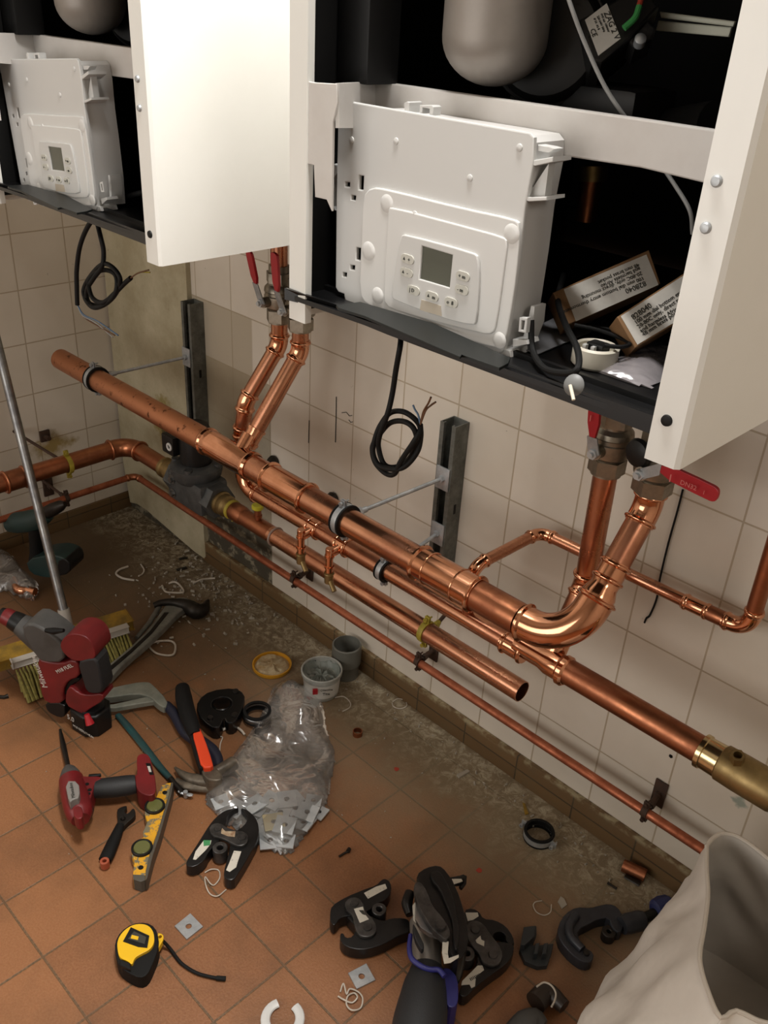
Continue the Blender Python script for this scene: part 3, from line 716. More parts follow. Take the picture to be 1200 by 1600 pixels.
clamp('small rubber-lined clamp on the middle return pipe, fixed low on the right strut channel', (1.372, DY, DZ), 0.0178, (1.357, -0.044, 0.532), width=0.020)
clamp('yellow painted clamp around the open-ended copper pipe', (1.448, BY, BZ), BR, (1.406, -0.004, BZ - 0.008), False, YELLOWD, width=0.012, wallplate=(0.03, 0.04), platem=BRASS)
clamp('yellow painted clamp on the corner pipe at the left wall', (0.321, -0.345, BZ - 0.002), 0.0235, (0.006, -0.345, BZ - 0.02), False, YELLOWD, width=0.012, axis=Y, wallplate=None)
for x, lb in ((0.912, 'leftmost of three rusty clips on the thin pipe, under the drain cocks'), (1.350, 'middle one of three rusty clips on the thin pipe, below the yellow clamp'), (1.938, 'rightmost rusty clip on the thin pipe, near the white sack')):
    clamp(lb, (x, CY, CZ), CR, (x - 0.004, -0.004, CZ + 0.004), False, IRON, 'rusty clips on the thin pipe', width=0.012, wallplate=(0.026, 0.062), rodr=0.0055)
clamp('rusty clip with a square plate holding the thin pipe on the left wall', (0.156, -0.285, 0.19), CR, (0.006, -0.285, 0.19), False, IRON, width=0.012, axis=Y, wallplate=None)
for y, z, lb in ((-0.255, 0.325, 'black square fixing in the yellow-stained patch of the left wall'), (-0.268, 0.165, 'rusty square fixing plate low on the left wall')):
    bm = NB(); box(bm, (0.004, y, z), (0.008, 0.03, 0.034 if z > 0.2 else 0.07), None, 0.001); cyl(bm, (0.004, y, z), (0.03, y, z), 0.007, 10); solo('wall_fixing', bm, IRON, lb, 'fixing')
for px, lb in (((425, 722), 'small dark rag-like plug in the tile behind the header pipe, left'), ((517, 780), 'black knob-like wall plug just above the header pipe, right')):
    c = W(*px, -0.012); bm = NB(); lathe(bm, c, -Y, [(0, -0.011), (0.014, -0.011), (0.017, -0.004), (0.013, 0.006), (0.008, 0.012), (0, 0.014)], 14); solo('wall_plug', bm, DARKSTEEL, lb, 'wall plug')

# ---------------------------------------------------------------- grey gas valve in the corner
gv = empty('solenoid_valve', 'grey cast solenoid valve with black coil on top, in the corner between brass nuts', 'valve', (0.65, BY, 0.33))
bm = NB()
box(bm, (0.648, BY, BZ), (0.150, 0.085, 0.085), None, 0.012)
hexn(bm, (0.715, BY, BZ), (0.748, BY, BZ), 0.044); hexn(bm, (0.555, BY, BZ), (0.590, BY, BZ), 0.044)
lathe(bm, (0.648, BY, BZ + 0.03), Z, [(0.055, 0), (0.062, 0.012), (0.066, 0.03), (0.066, 0.038), (0.058, 0.042), (0.05, 0.047), (0.0, 0.047)], 32)
for a in range(4): cyl(bm, (0.648 + 0.055 * math.cos(a * PI / 2 + 0.6), BY + 0.055 * math.sin(a * PI / 2 + 0.6), BZ + 0.06), (0.648 + 0.055 * math.cos(a * PI / 2 + 0.6), BY + 0.055 * math.sin(a * PI / 2 + 0.6), BZ + 0.078), 0.010, 14)
part('valve_body', bm, CASTG, gv)
for dz in (-0.02, 0.02):
    bm = NB(); hexn(bm, (0.60, BY - 0.043, BZ + dz), (0.60, BY - 0.052, BZ + dz), 0.008); cyl(bm, (0.60, BY - 0.043, BZ + dz), (0.60, BY - 0.045, BZ + dz), 0.012); part('bolt', bm, STEEL, gv)
bm = NB(); lathe(bm, (0.648, BY, BZ + 0.077), Z, [(0, 0), (0.040, 0), (0.040, 0.085), (0.034, 0.1), (0.02, 0.106), (0, 0.106)], 36); co = part('coil', bm, BLACKPL, gv)
bm = NB(); box(bm, (0.600, BY - 0.032, BZ + 0.118), (0.05, 0.038, 0.05), None, 0.004); part('connector', bm, BLACKPL, gv)
bm = NB(); torus(bm, (0.612, BY - 0.053, BZ + 0.118), -Y, 0.008, 0.003, 20, 8); part('terminal_ring', bm, WHITEPL, gv, 'white ring')

# ---------------------------------------------------------------- ball valves with red handles
def ball_valve(label, x, y, z0, R, handle, group=None):
    """z0 = bottom of lower nut; handle 'up' or 'side'"""
    t = empty('ball_valve', label, 'valve', (x, y, z0), group)
    bm = NB(); hexn(bm, (x, y, z0), (x, y, z0 + 0.024), R * 1.52); cyl(bm, (x, y, z0 - 0.004), (x, y, z0), R * 1.25); part('lower_nut', bm, NICKEL, t)
    bm = NB(); lathe(bm, (x, y, z0 + 0.022), Z, [(R * 1.2, 0), (R * 1.25, 0.004), (R * 1.6, 0.009), (R * 1.7, 0.02), (R * 1.7, 0.032), (R * 1.62, 0.034), (R * 1.62, 0.04), (R * 1.7, 0.042), (R * 1.62, 0.05), (R * 1.3, 0.056), (R * 1.3, 0.062)], 32)
    cyl(bm, (x, y - R, z0 + 0.045), (x, y - R * 1.7 - 0.012, z0 + 0.045), 0.011, 18); part('valve_body', bm, NICKEL, t)
    bm = NB(); hexn(bm, (x, y, z0 + 0.082), (x, y, z0 + 0.102), R * 1.5); cyl(bm, (x, y, z0 + 0.1), (x, y, z0 + 0.116), R * 1.15, 28); part('upper_nut', bm, NICKEL, t)
    sy = y - R * 1.7 - 0.012; sz = z0 + 0.045
    bm = NB(); hexn(bm, (x, sy, sz), (x, sy - 0.009, sz), 0.0085); cyl(bm, (x, sy - 0.009, sz), (x, sy - 0.014, sz), 0.0045, 12); part('stem_nut', bm, ZINC, t)
    return t, V((x, sy - 0.004, sz))
def handle(t, s, dirs, w=0.021, m=REDH):
    """steel lever from the stem then the red sleeve; dirs = start of sleeve, end of sleeve"""
    a, b = V(dirs[0]), V(dirs[1]); d = (b - a).normalized(); side = d.cross(Y).normalized()
    bm = NB(); plate(bm, [s + side * 0.010, s - side * 0.010, a - side * w * 0.42, a + side * w * 0.42], (0, 0.0028, 0)); lv = part('lever', bm, ZINC, t)
    bm = NB(); mid = (a + b) / 2; plate(bm, chaikin([a + side * w * 0.45, b - d * 0.012 + side * w * 0.5, b - d * 0.003 + side * w * 0.42, b + side * w * 0.2, b - side * w * 0.2, b - d * 0.003 - side * w * 0.42, b - d * 0.012 - side * w * 0.5, a - side * w * 0.45], 1), (0, 0.006, 0), bevel=0.0015)
    return part('handle_sleeve', bm, m, t, 'red plastic handle sleeve')
t1, s1 = ball_valve('ball valve with upright red handle on the straight riser under the right boiler', 1.762, -0.133, 0.868, 0.0195, 'up')
handle(t1, s1, (s1 + V((-0.004, -0.006, 0.028)), s1 + V((-0.012, -0.012, 0.13))))
t2, s2 = ball_valve('ball valve at the right boiler corner with its long red handle pointing right', 1.844, -0.133, 0.866, 0.0205, 'side')
hs = handle(t2, s2, (W(1032, 733, -0.195), W(1121, 776, -0.205)), 0.024)
text('lettering', 'I', 0.017, W(1044, 752, -0.2075), W(1100, 777, -0.2075) - W(1044, 755, -0.2075), Z, mat('faded_print', 'C46a66', 0.5), t2)
text('lettering', 'DN32', 0.010, W(1062, 756, -0.2075), W(1100, 773, -0.2075) - W(1062, 757, -0.2075), Z, MATS['faded_print'], t2)
text('lettering', 'I', 0.008, W(1098, 772, -0.2075), W(1100, 773, -0.2075) - W(1062, 757, -0.2075), Z, MATS['faded_print'], t2)
text('lettering', 'I', 0.014, s1 + V((-0.010, -0.0125, 0.055)), X, Z, MATS['faded_print'], t1)
t3, s3 = ball_valve('ball valve under the left boiler, its red handle leaning to the left', 0.947, -0.133, 0.900, 0.0185, 'up')
handle(t3, s3, (W(398, 443, s3.y - 0.010), W(387, 392, s3.y - 0.03)), 0.02)
t4, s4 = ball_valve('ball valve under the left boiler beside the white panel edge, red handle upright', 1.016, -0.133, 0.900, 0.0185, 'up')
handle(t4, s4, (W(431, 455, s4.y - 0.016), W(427, 395, s4.y - 0.03)), 0.021)
bm = NB(); cyl(bm, (0.947, -0.133, 1.01), (0.947, -0.133, 1.155), 0.0178, 28); solo('copper_stub_pipe', bm, COPPER, 'short copper pipe above the ball valve with the leaning handle', 'pipe')
bm = NB(); cyl(bm, (1.016, -0.133, 1.01), (1.016, -0.133, 1.155), 0.0178, 28); solo('copper_stub_pipe', bm, COPPER, 'short copper pipe above the ball valve with the upright handle at the left boiler', 'pipe')
for x, lb in ((1.762, 'nickel pipe connection above the ball valve with the upright handle at the right boiler'), (1.844, 'nickel pipe connection above the ball valve with the long red handle')):
    bm = NB(); cyl(bm, (x, -0.133, 0.98), (x, -0.133, 1.15), 0.021, 28); hexn(bm, (x, -0.133, 1.02), (x, -0.133, 1.045), 0.03); solo('pipe_connection', bm, NICKEL, lb, 'pipe fitting')
bm = NB(); c = W(998, 708, -0.17); lathe(bm, c, V((-0.2, -1, 0)), [(0, -0.006), (0.020, -0.006), (0.023, 0), (0.020, 0.006), (0.012, 0.009), (0, 0.009)], 24); solo('hand_wheel', bm, BLACKPL, 'round black hand wheel half hidden behind the right boiler panel corner', 'hand wheel')

# ---------------------------------------------------------------- brass valve at the right edge
bv = empty('brass_valve', 'heavy brass valve with a hexagonal test port at the right edge', 'valve', (2.12, EY, EZ))
bm = NB(); lathe(bm, (2.050, EY, EZ), X, [(0.0225, 0), (0.0275, 0.002), (0.0275, 0.009), (0.0245, 0.011)], 36); cyl(bm, (2.060, EY, EZ), (2.084, EY, EZ), 0.0255, 36, 0.0262); part('collar', bm, BRASS_BRIGHT, bv, 'bright brass collar')
bm = NB(); lathe(bm, (2.083, EY, EZ), X, [(0.025, 0), (0.0285, 0.003), (0.0295, 0.03), (0.0295, 0.085), (0.028, 0.09)], 36); part('valve_body', bm, BRASS, bv)
bm = NB(); lathe(bm, (2.170, EY, EZ), X, [(0.027, 0), (0.029, 0.004), (0.029, 0.03), (0.033, 0.034), (0.033, 0.1)], 8 * 4); part('end_nut', bm, BRASS_BRIGHT, bv)
bm = NB(); c = V((2.108, EY - 0.010, EZ + 0.026)); d = V((0, -0.35, 1)).normalized()
x_, y_, d_ = frame(d); lp = [c + d * 0.016 + (x_ * math.cos(i * PI / 3) + y_ * math.sin(i * PI / 3)) * 0.0105 for i in range(6)]
plate(bm, lp, -d * 0.018, [circ(c + d * 0.016, 0.0062, x_, y_, 16)]); part('test_port', bm, BRASS, bv)
# ================================================================ BOILERS
XL, XR, YF, ZB = 1.539, 2.085, -0.600, 1.146
bo = empty('boiler', 'right wall-hung boiler with open front, holding cartons in its black tray', 'boiler', ((XL + XR) / 2, -0.30, ZB))
def panel(x_out, sgn, name='side_panel'):
    """folded white side panel: sheet, front flange turned inward"""
    bm = NB(); th = 0.010; xi = x_out + sgn * th; fl = 0.034
    prof = [(x_out, -0.03), (x_out, YF + 0.004), (x_out + sgn * 0.004, YF), (x_out + sgn * fl, YF), (x_out + sgn * fl, YF + 0.010), (xi, YF + 0.010), (xi, -0.03)]
    plate(bm, [(x, y, ZB) for x, y in prof], (0, 0, 0.80)); return part(name, bm, WHITEPAINT, bo, smooth=25)
pl_ = panel(XL, 1); pr_ = panel(XR, -1)
for u, v in ((1120, 283), (1103, 356)):
    c = W(u, v, YF); bm = NB(); lathe(bm, c, -Y, [(0.0048, 0), (0.0048, 0.001), (0.0036, 0.0028), (0, 0.0034)], 18); part('screw', bm, ZINC, pr_)
c = W(1042, 657, YF); bm = NB(); lathe(bm, c, -Y, [(0.0055, 0), (0.005, 0.002), (0, 0.003)], 18); part('plug', bm, CASEBLACK, pr_, 'black plug')
bm = NB()
box(bm, (XL + 0.013, -0.31, ZB + 0.40), (0.005, 0.56, 0.78)); box(bm, (XR - 0.013, -0.31, ZB + 0.40), (0.005, 0.56, 0.78))
box(bm, ((XL + XR) / 2, -0.033, ZB + 0.40), (XR - XL - 0.02, 0.006, 0.80)); box(bm, ((XL + XR) / 2, -0.31, ZB + 0.797), (XR - XL - 0.02, 0.57, 0.006))
box(bm, (XL + 0.045, -0.52, ZB + 0.52), (0.05, 0.05, 0.5), None, 0.004)
part('inner_casing', bm, CASEBLACK, bo)
# tray under the boiler with folded front lip
bm = NB(); xa, xb = XL + 0.002, XR - 0.036
plate(bm, [(xa, YF - 0.002, 1.177), (xb + 0.03, YF + 0.018, 1.177), (xb + 0.03, -0.05, 1.177), (xa, -0.05, 1.177)], (0, 0, -0.006))
part('tray', bm, TRAYBLACK, bo)
bm = NB()
lip = [W(449, 458, YF - 0.004), W(520, 490, YF - 0.004)]
plate(bm, [(xa, YF - 0.006, 1.184), (1.70, YF + 0.016, 1.180), (1.90, YF + 0.016, 1.180), (xb + 0.02, YF + 0.014, 1.182), (xb + 0.02, YF + 0.014, 1.164), (1.90, YF + 0.016, 1.164), (1.70, YF + 0.016, 1.164), (1.60, YF + 0.013, 1.168), (xa, YF - 0.006, 1.170)], (0, 0.004, 0))
box(bm, ((xa + xb) / 2, YF + 0.050, 1.180), (xb - xa - 0.02, 0.006, 0.006))
part('tray_lip', bm, TRAYBLACK, bo)
# white cross beam
YBM = -0.505
bm = NB(); yslab(bm, [(583, 127), (1000, 186), (1125, 205), (1125, 292), (1000, 262), (583, 200)], YBM, 0.012)
plate(bm, [W(583, 127, YBM), W(583, 200, YBM), W(524, 200, YF + 0.004), W(524, 130, YF + 0.004)], (0.002, 0.004, 0))
part('cross_beam', bm, WHITEGREY, bo)
bm = NB(); yslab(bm, [(463, 124), (492, 129), (526, 131), (527, 160), (520, 190), (518, 330), (510, 312), (492, 308), (490, 258), (463, 252)], YF + 0.002, 0.003, bevel=0.0008); part('beam_bracket', bm, WHITEGREY, bo)
# control box
YC = -0.560
cb_out = B1([(90, 128), (100, 114), (1035, 276), (1056, 300), (1052, 425), (1012, 640), (988, 860), (945, 1170), (908, 1350), (885, 1367), (125, 1112), (118, 1072), (90, 1062), (76, 1040), (80, 600)])
slots = [B1(s) for s in ([(192, 486), (215, 490), (212, 560), (190, 556)], [(180, 842), (200, 846), (198, 908), (178, 902)], [(124, 520), (146, 522), (146, 544), (124, 540)], [(155, 584), (176, 588), (174, 610), (154, 606)], [(150, 929), (171, 932), (170, 953), (150, 950)], [(113, 965), (131, 968), (130, 988), (112, 984)])]
bm = NB(); yslab(bm, cb_out, YC, 0.0045, 0, 0.0015, slots)
cb = part('control_box', bm, WHITEPL, bo, 'white plastic control box')
bm = NB(); yslab(bm, [(u + 3, v + 2) for u, v in B1([(240, 155), (1020, 285), (1045, 320), (1040, 430), (1000, 650), (975, 870), (935, 1160), (895, 1335), (240, 1125), (228, 1050), (228, 400)])], YC + 0.004, 0.050, 0, 0.003); part('box_body', bm, mat('box_body_grey', 'D5D4D2', 0.4), cb)
pan = B1([(250, 545), (330, 556), (700, 648), (955, 702), (985, 728), (980, 860), (955, 1080), (912, 1320), (890, 1340), (800, 1322), (400, 1205), (230, 1128), (192, 1065), (203, 840), (210, 590)])
bm = NB(); yslab(bm, pan, YC - 0.0035, 0.0045, 1, 0.0022); part('raised_panel', bm, WHITEPL2, cb)
pan2 = B1([(345, 640), (700, 735), (905, 790), (925, 815), (915, 900), (870, 1230), (850, 1270), (800, 1270), (400, 1165), (320, 1130), (312, 1060), (335, 660)])
bm = NB(); yslab(bm, pan2, YC - 0.0055, 0.0030, 1, 0.0015); part('recess_panel', bm, WHITEPL2, cb)
kp = B1([(395, 785), (420, 778), (755, 868), (780, 892), (785, 1000), (772, 1205), (755, 1230), (600, 1192), (370, 1105), (350, 1085), (360, 1000)])
bm = NB(); yslab(bm, kp, YC - 0.0085, 0.0035, 1, 0.0012, [B1([(503, 835), (653, 880), (638, 1042), (490, 998)])]); part('keypad', bm, WHITEPL, cb)
bm = NB(); yslab(bm, B1([(500, 831), (656, 877), (641, 1046), (487, 1002)]), YC - 0.0062, 0.001, 0, 0); part('screen', bm, SCREEN, cb, 'grey blank display')
bm = NB(); yslab(bm, B1([(500, 1100), (595, 1130), (600, 1182), (492, 1150)]), YC - 0.0090, 0.001, 0, 0); part('tag', bm, TAG, cb, 'beige blank tag')
def px_m(y): return (W(701, 400, y) - W(700, 400, y)).x
for (x, y), s in zip([(430, 899), (425, 965), (459, 1053), (550, 1083), (645, 1113), (703, 984), (697, 1051)], ['\u25B2 +', '\u25B2 -', '| D', '\u25B2 m', 'o  8', '+ m', '- m']):
    a, b = W(*B1([(x - 15, y - 4)])[0], YC - 0.0098), W(*B1([(x + 15, y + 6)])[0], YC - 0.0098)
    a.z = b.z = (a.z + b.z) / 2
    bm = NB(); plate(bm, capsule(a, b, 0.0050, Y), (0, 0.002, 0), bevel=0.0006); part('button', bm, BUTTON, cb, 'grey key')
    tri = s.startswith('\u25B2'); c = (a + b) / 2
    if tri:
        s = s[2:]; q = c + V((-0.0045, -0.0004, 0)); bm = NB(); plate(bm, [q + V((0.0018, 0, -0.0016)), q + V((-0.0018, 0, -0.0016)), q + V((0, 0, 0.0020))], (0, 0.0002, 0)); part('icon', bm, INK, cb)
        text('lettering', s, 0.006, c + V((0.0012, -0.0005, -0.002)), X, Z, INK, cb)
    else: text('lettering', s, 0.006, c + V((-0.0055, -0.0005, -0.002)), X, Z, INK, cb)
for x, y in [(157, 312), (376, 318), (740, 500), (985, 350), (468, 678)]:
    c = W(*B1([(x, y)])[0], YC - (0.0 if y < 600 else 0.0035)); bm = NB(); lathe(bm, c, -Y, [(0.0038, 0), (0.0034, 0.001), (0, 0.0022)], 14); part('nub', bm, WHITEPL, cb)
for x, y, r in [(330, 625, 0.010), (240, 860, 0.011), (285, 1080, 0.010), (945, 775, 0.010), (885, 1300, 0.009)]:
    c = W(*B1([(x, y)])[0], YC - 0.0035); bm = NB(); lathe(bm, c, -Y, [(r, 0), (r * 0.85, 0.0009), (r * 0.5, 0.0013), (0, 0.0014)], 20); part('boss', bm, WHITEPL2, cb)
# tabs and clips round the control box
def tab(poly, y, th, name='clip', m=WHITEPL, holes=()):
    bm = NB(); yslab(bm, B1(poly), y, th, 0, 0.0006, [B1(h) for h in holes]); part(name, bm, m, cb)
tab([(10, 120), (105, 118), (100, 215), (10, 200)], YC + 0.002, 0.004)
tab([(895, 385), (1060, 412), (1150, 395), (1148, 420), (1060, 440), (900, 396)], YC + 0.001, 0.030, 'rib')
tab([(880, 568), (1035, 595), (1118, 592), (1118, 610), (1030, 615), (885, 578)], YC + 0.001, 0.030, 'rib')
tab([(1060, 420), (1130, 425), (1108, 600), (1030, 600)], YC + 0.010, 0.010, 'clip', WHITEPL, [[(1040, 482), (1056, 480), (1050, 548), (1034, 548)]])
tab([(1075, 335), (1130, 345), (1165, 355), (1130, 375), (1075, 368)], YC + 0.006, 0.012)
tab([(984, 1188), (1024, 1190), (1016, 1265), (978, 1258)], YC + 0.004, 0.006, 'clip', WHITEPL, [[(994, 1202), (1010, 1204), (1004, 1250), (990, 1248)]])
tab([(950, 1295), (1020, 1300), (1025, 1320), (950, 1335)], YC + 0.006, 0.02)
tab([(1040, 1130), (1058, 1135), (1050, 1220), (1020, 1300), (1000, 1290), (1030, 1180)], YC + 0.02, 0.02)
tab([(415, 130), (430, 122), (440, 128), (438, 178), (416, 174)], YC + 0.003, 0.02)
tab([(492, 140), (550, 140), (560, 150), (556, 192), (540, 190), (540, 158), (505, 152), (503, 182), (490, 178)], YC + 0.006, 0.012)
tab([(60, 430), (85, 440), (84, 475), (68, 500), (66, 640), (78, 660), (58, 655), (36, 615), (40, 580), (50, 470)], YC + 0.012, 0.012)
for x, y in ((178, 1138), (276, 1172), (598, 1298), (712, 1338)):
    tab([(x - 18, y - 22), (x + 22, y - 8), (x + 18, y + 22), (x - 14, y + 14)], YC + 0.004, 0.004, 'clip', WHITEPL, [[(x - 7, y - 10), (x + 11, y - 3), (x + 9, y + 9), (x - 5, y + 4)]])
bm = NB(); yslab(bm, B1([(118, 1072), (140, 1085), (880, 1330), (938, 1352), (940, 1385), (870, 1375), (125, 1116)]), YC + 0.002, 0.03, 0, 0.001); part('foot_rail', bm, WHITEPL, cb)
bm = NB(); a = F(*B1([(85, 1120)])[0], 1.172); b = F(*B1([(930, 1425)])[0], 1.172)
plate(bm, [F(*p, 1.189) for p in B1([(80, 1125), (200, 1110), (560, 1215), (940, 1385), (930, 1412), (885, 1436), (700, 1370), (690, 1382), (220, 1180), (90, 1140)])], (0, 0, -0.003), bevel=0.0005)
part('hinge_strip', bm, mat('dark_metal_strip', '191C1B', 0.4, 0.3), bo)
for x, y in ((336, 1211), (555, 1291)):
    c = W(*B1([(x, y)])[0], YC - 0.012); bm = NB(); lathe(bm, c, V((0, -1, 0.2)), [(0.006, -0.012), (0.006, 0.0), (0.0035, 0.002), (0, 0.002)], 16); part('thumb_screw', bm, CASEBLACK, bo, 'black screw')
# round flue duct and dark fan parts inside
DX, DYY = 1.722, -0.470
bm = NB(); RD = 0.0555
lathe(bm, (DX, DYY, 1.424), Z, [(0, 0)] + [(RD * math.sin(a_), RD * 0.85 * (1 - math.cos(a_))) for a_ in [i * PI / 20 for i in range(1, 11)]] + [(RD, 0.12), (RD, 0.48)], 44); part('flue_duct', bm, SILVERDUCT, bo, 'matt silver round duct')
bm = NB(); lathe(bm, (DX + 0.010, -0.385, 1.468), V((0.35, -0.8, 0.1)), [(0, -0.03), (0.055, -0.03), (0.062, -0.01), (0.062, 0.01), (0.055, 0.022), (0.03, 0.026), (0, 0.026)], 40); part('fan_housing', bm, DUCTDARK, bo)
bm = NB(); torus(bm, (DX + 0.010, -0.388, 1.468), V((0.35, -0.8, 0.1)), 0.063, 0.003, 40, 8); part('fan_rim', bm, mat('dull_rim', '3f3f3f', 0.35, 0.7), bo)
bm = NB(); box(bm, (1.80, -0.34, 1.405), (0.10, 0.09, 0.05), None, 0.008); box(bm, (1.72, -0.36, 1.385), (0.07, 0.06, 0.06), None, 0.008); cyl(bm, (1.84, -0.3, 1.38), (1.92, -0.33, 1.40), 0.028); part('gas_block', bm, DUCTDARK, bo)
bo['group'] = 'wall-hung boilers'
lb = dup(bo, None, (-0.833, 0, 0), 'left wall-hung boiler in the corner with a bright white side panel and open front')
for ch in lb.children:
    if ch.name.startswith('control_box'):
        piv = V((1.885 - 0.833, YC, 1.195)) - lb.location; Rm = Matrix.Rotation(-0.085, 3, 'Y'); ch.rotation_euler = Rm.to_euler(); ch.location = piv - Rm @ piv + V((-0.006, 0, 0.004))
# parts only the right boiler shows
def PL(u, v, p0, n):
    r = ray(u, v); return CAM + r * ((V(p0) - CAM).dot(V(n)) / r.dot(V(n)))
n = V((0.40, -0.55, 0.45)).normalized(); p0 = W(935, 60, -0.40)
bm = NB(); plate(bm, [PL(*q, p0, n) for q in [(905, 30), (960, 0), (1002, -30), (1030, 10), (985, 60), (940, 98), (925, 95)]], -n * 0.05, bevel=0.003); zb = part('gas_valve', bm, mat('valve_black', '161514', 0.45), bo)
bm = NB(); q0 = p0 + n * 0.001; plate(bm, [PL(*q, q0, n) for q in [(914, 31), (948, 5), (970, 60), (935, 87)]], -n * 0.0006); part('label_plate', bm, PAPER, zb, 'white printed label')
t0 = PL(948, 16, q0 + n * 0.0003, n); t1 = PL(964, 54, q0 + n * 0.0003, n); xd = t1 - t0
text('lettering', 'ZAG 2 V', 0.0088, PL(943, 20, q0 + n * 0.0004, n), xd, n.cross(xd), INK, bo)
for k, (s, sz) in enumerate((('PMS nax 100mbar', 0.0030), ('220-240V 50Hz', 0.0030), ('IP 54  A2 B', 0.0030), ('CE', 0.0075), ('0085', 0.003))):
    a = PL(938 - k * 5.5, 22 + k * 3.5 + (14 if k > 2 else 0), q0 + n * 0.0004, n); text('lettering', s, sz, a, xd, n.cross(xd), INK, bo)
bm = NB(); c = PL(1001, 60, p0 + n * 0.006, n); lathe(bm, c, n, [(0.006, -0.01), (0.006, 0), (0.003, 0.002), (0, 0.002)], 14); part('screw', bm, ZINC, bo)
bm = NB(); plate(bm, [PL(*q, p0 - n * 0.005, n) for q in [(975, 55), (1010, 30), (1025, 45), (1018, 62), (992, 75)]], -n * 0.03, bevel=0.002); part('valve_bracket', bm, DUCTDARK, bo)
bm = NB(); wire(bm, [PL(1008, -20, p0 + n * 0.01, n), PL(999, 8, p0 + n * 0.01, n), PL(998, 15, p0 + n * 0.01, n)], 0.003); part('wire', bm, REDW, bo, 'red wire')
bm = NB(); wire(bm, [PL(999, 10, p0 + n * 0.01, n), PL(992, 28, p0 + n * 0.01, n), PL(975, 44, p0 + n * 0.008, n)], 0.0034); part('wire', bm, GREENW, bo, 'green wire')
bm = NB(); wire(bm, [W(880, -30, -0.5), W(893, 12, -0.5), W(915, 70, -0.49), W(945, 135, -0.48), W(978, 185, -0.47), W(1020, 240, -0.45), W(1055, 290, -0.45), W(1078, 330, -0.45), W(1082, 365, -0.44)], 0.0021); part('cable', bm, GREYC, bo, 'thin grey cable')
bm = NB(); yslab(bm, [(1030, 18), (1148, 33), (1145, 42), (1032, 28)], -0.32, 0.004); yslab(bm, [(1028, 32), (1143, 42), (1138, 58), (1024, 48)], -0.315, 0.004); part('zinc_rail', bm, mat('dull_rail', 'A5A698', 0.5, 0.2), bo)
bm = NB(); cyl(bm, W(925, 272, -0.30), W(915, 345, -0.30), 0.0135); part('inner_pipe', bm, COPPER_OLD, bo, 'copper pipe inside'); bm = NB(); cyl(bm, W(927, 258, -0.30), W(925, 282, -0.30), 0.018); part('inner_nut', bm, BRASS, bo, 'brass nut inside')

# ---------------------------------------------------------------- things lying in the right boiler's tray
TZ = 1.1775
def carton(label, px, p0, n, th, lines, label_px, flip):
    t = empty('cardboard_box', label, 'box', p0)
    bm = NB(); plate(bm, [PL(*q, p0, n) for q in px], -n * th, bevel=0.0012); part('carton', bm, CARD, t)
    q0 = p0 + n * 0.0006
    bm = NB(); plate(bm, [PL(*q, q0, n) for q in label_px], -n * 0.0004); part('paper_label', bm, PAPER, t, 'white printed label')
    q1 = q0 + n * 0.0003
    for s, sz, a, b in lines:
        A = PL(*a, q1, n); Bp = PL(*b, q1, n); xd = (Bp - A); text('lettering', s, sz, A, xd, n.cross(xd), INK, t)
    return t
n1 = V((0.55, -0.55, 0.63)).normalized()
pA = F(885, 509, TZ + 0.022)
carton('brown cardboard box in the tray, its label print upside down', B3([(120, 435), (870, 100), (960, 365), (225, 690)]), pA, n1, 0.030,
       [('828040', 0.0085, B3([(838, 345)])[0], B3([(740, 385)])[0]), ('100 mm dial bottom entry thermometer', 0.0062, B3([(822, 308)])[0], B3([(410, 485)])[0]),
        ('20-80C only, direct mounting', 0.0062, B3([(808, 270)])[0], B3([(490, 405)])[0]), ('and harmless Afriso', 0.0062, B3([(795, 235)])[0], B3([(600, 325)])[0]), ('48 mm brass pocket', 0.0062, B3([(785, 205)])[0], B3([(560, 305)])[0])],
       B3([(205, 410), (850, 138), (945, 375), (300, 660)]), True)
pB = F(995, 540, TZ + 0.026)
carton('brown cardboard box in the tray, half hidden by the side panel', B3([(620, 625), (1290, 190), (1420, 470), (760, 868)]), pB, n1, 0.030,
       [('828040', 0.0085, B3([(750, 652)])[0], B3([(830, 595)])[0]), ('100 mm dial bottom entry thermometer', 0.0062, B3([(768, 685)])[0], B3([(1100, 460)])[0]),
        ('20-80C only, direct mounting', 0.0062, B3([(790, 718)])[0], B3([(1090, 515)])[0]), ('and harmless Afriso', 0.0062, B3([(808, 748)])[0], B3([(985, 640)])[0]), ('48 mm brass pocket', 0.0062, B3([(828, 778)])[0], B3([(1035, 640)])[0])],
       B3([(650, 620), (1290, 205), (1410, 465), (780, 842)]), False)
c = F(930, 553, TZ + 0.012)
t = empty('white_cap', 'round white plastic cap with black top in the tray beside the clear bag', 'cap', (c.x, c.y, TZ))
bm = NB(); lathe(bm, (c.x, c.y, TZ), Z, [(0.0, 0), (0.021, 0), (0.024, 0.003), (0.024, 0.020), (0.021, 0.022), (0.019, 0.020), (0.019, 0.012), (0, 0.012)], 30); part('cap_body', bm, mat('cream_plastic', 'D8D2C2', 0.45), t)
bm = NB(); box(bm, (c.x + 0.002, c.y, TZ + 0.018), (0.02, 0.016, 0.014), None, 0.002); part('insert', bm, BLACKPL, t, 'black insert')
for dx in (-0.006, 0.004): bm = NB(); box(bm, (c.x + dx, c.y - 0.012, TZ + 0.020), (0.004, 0.005, 0.007)); part('notch', bm, WHITEPL, t)
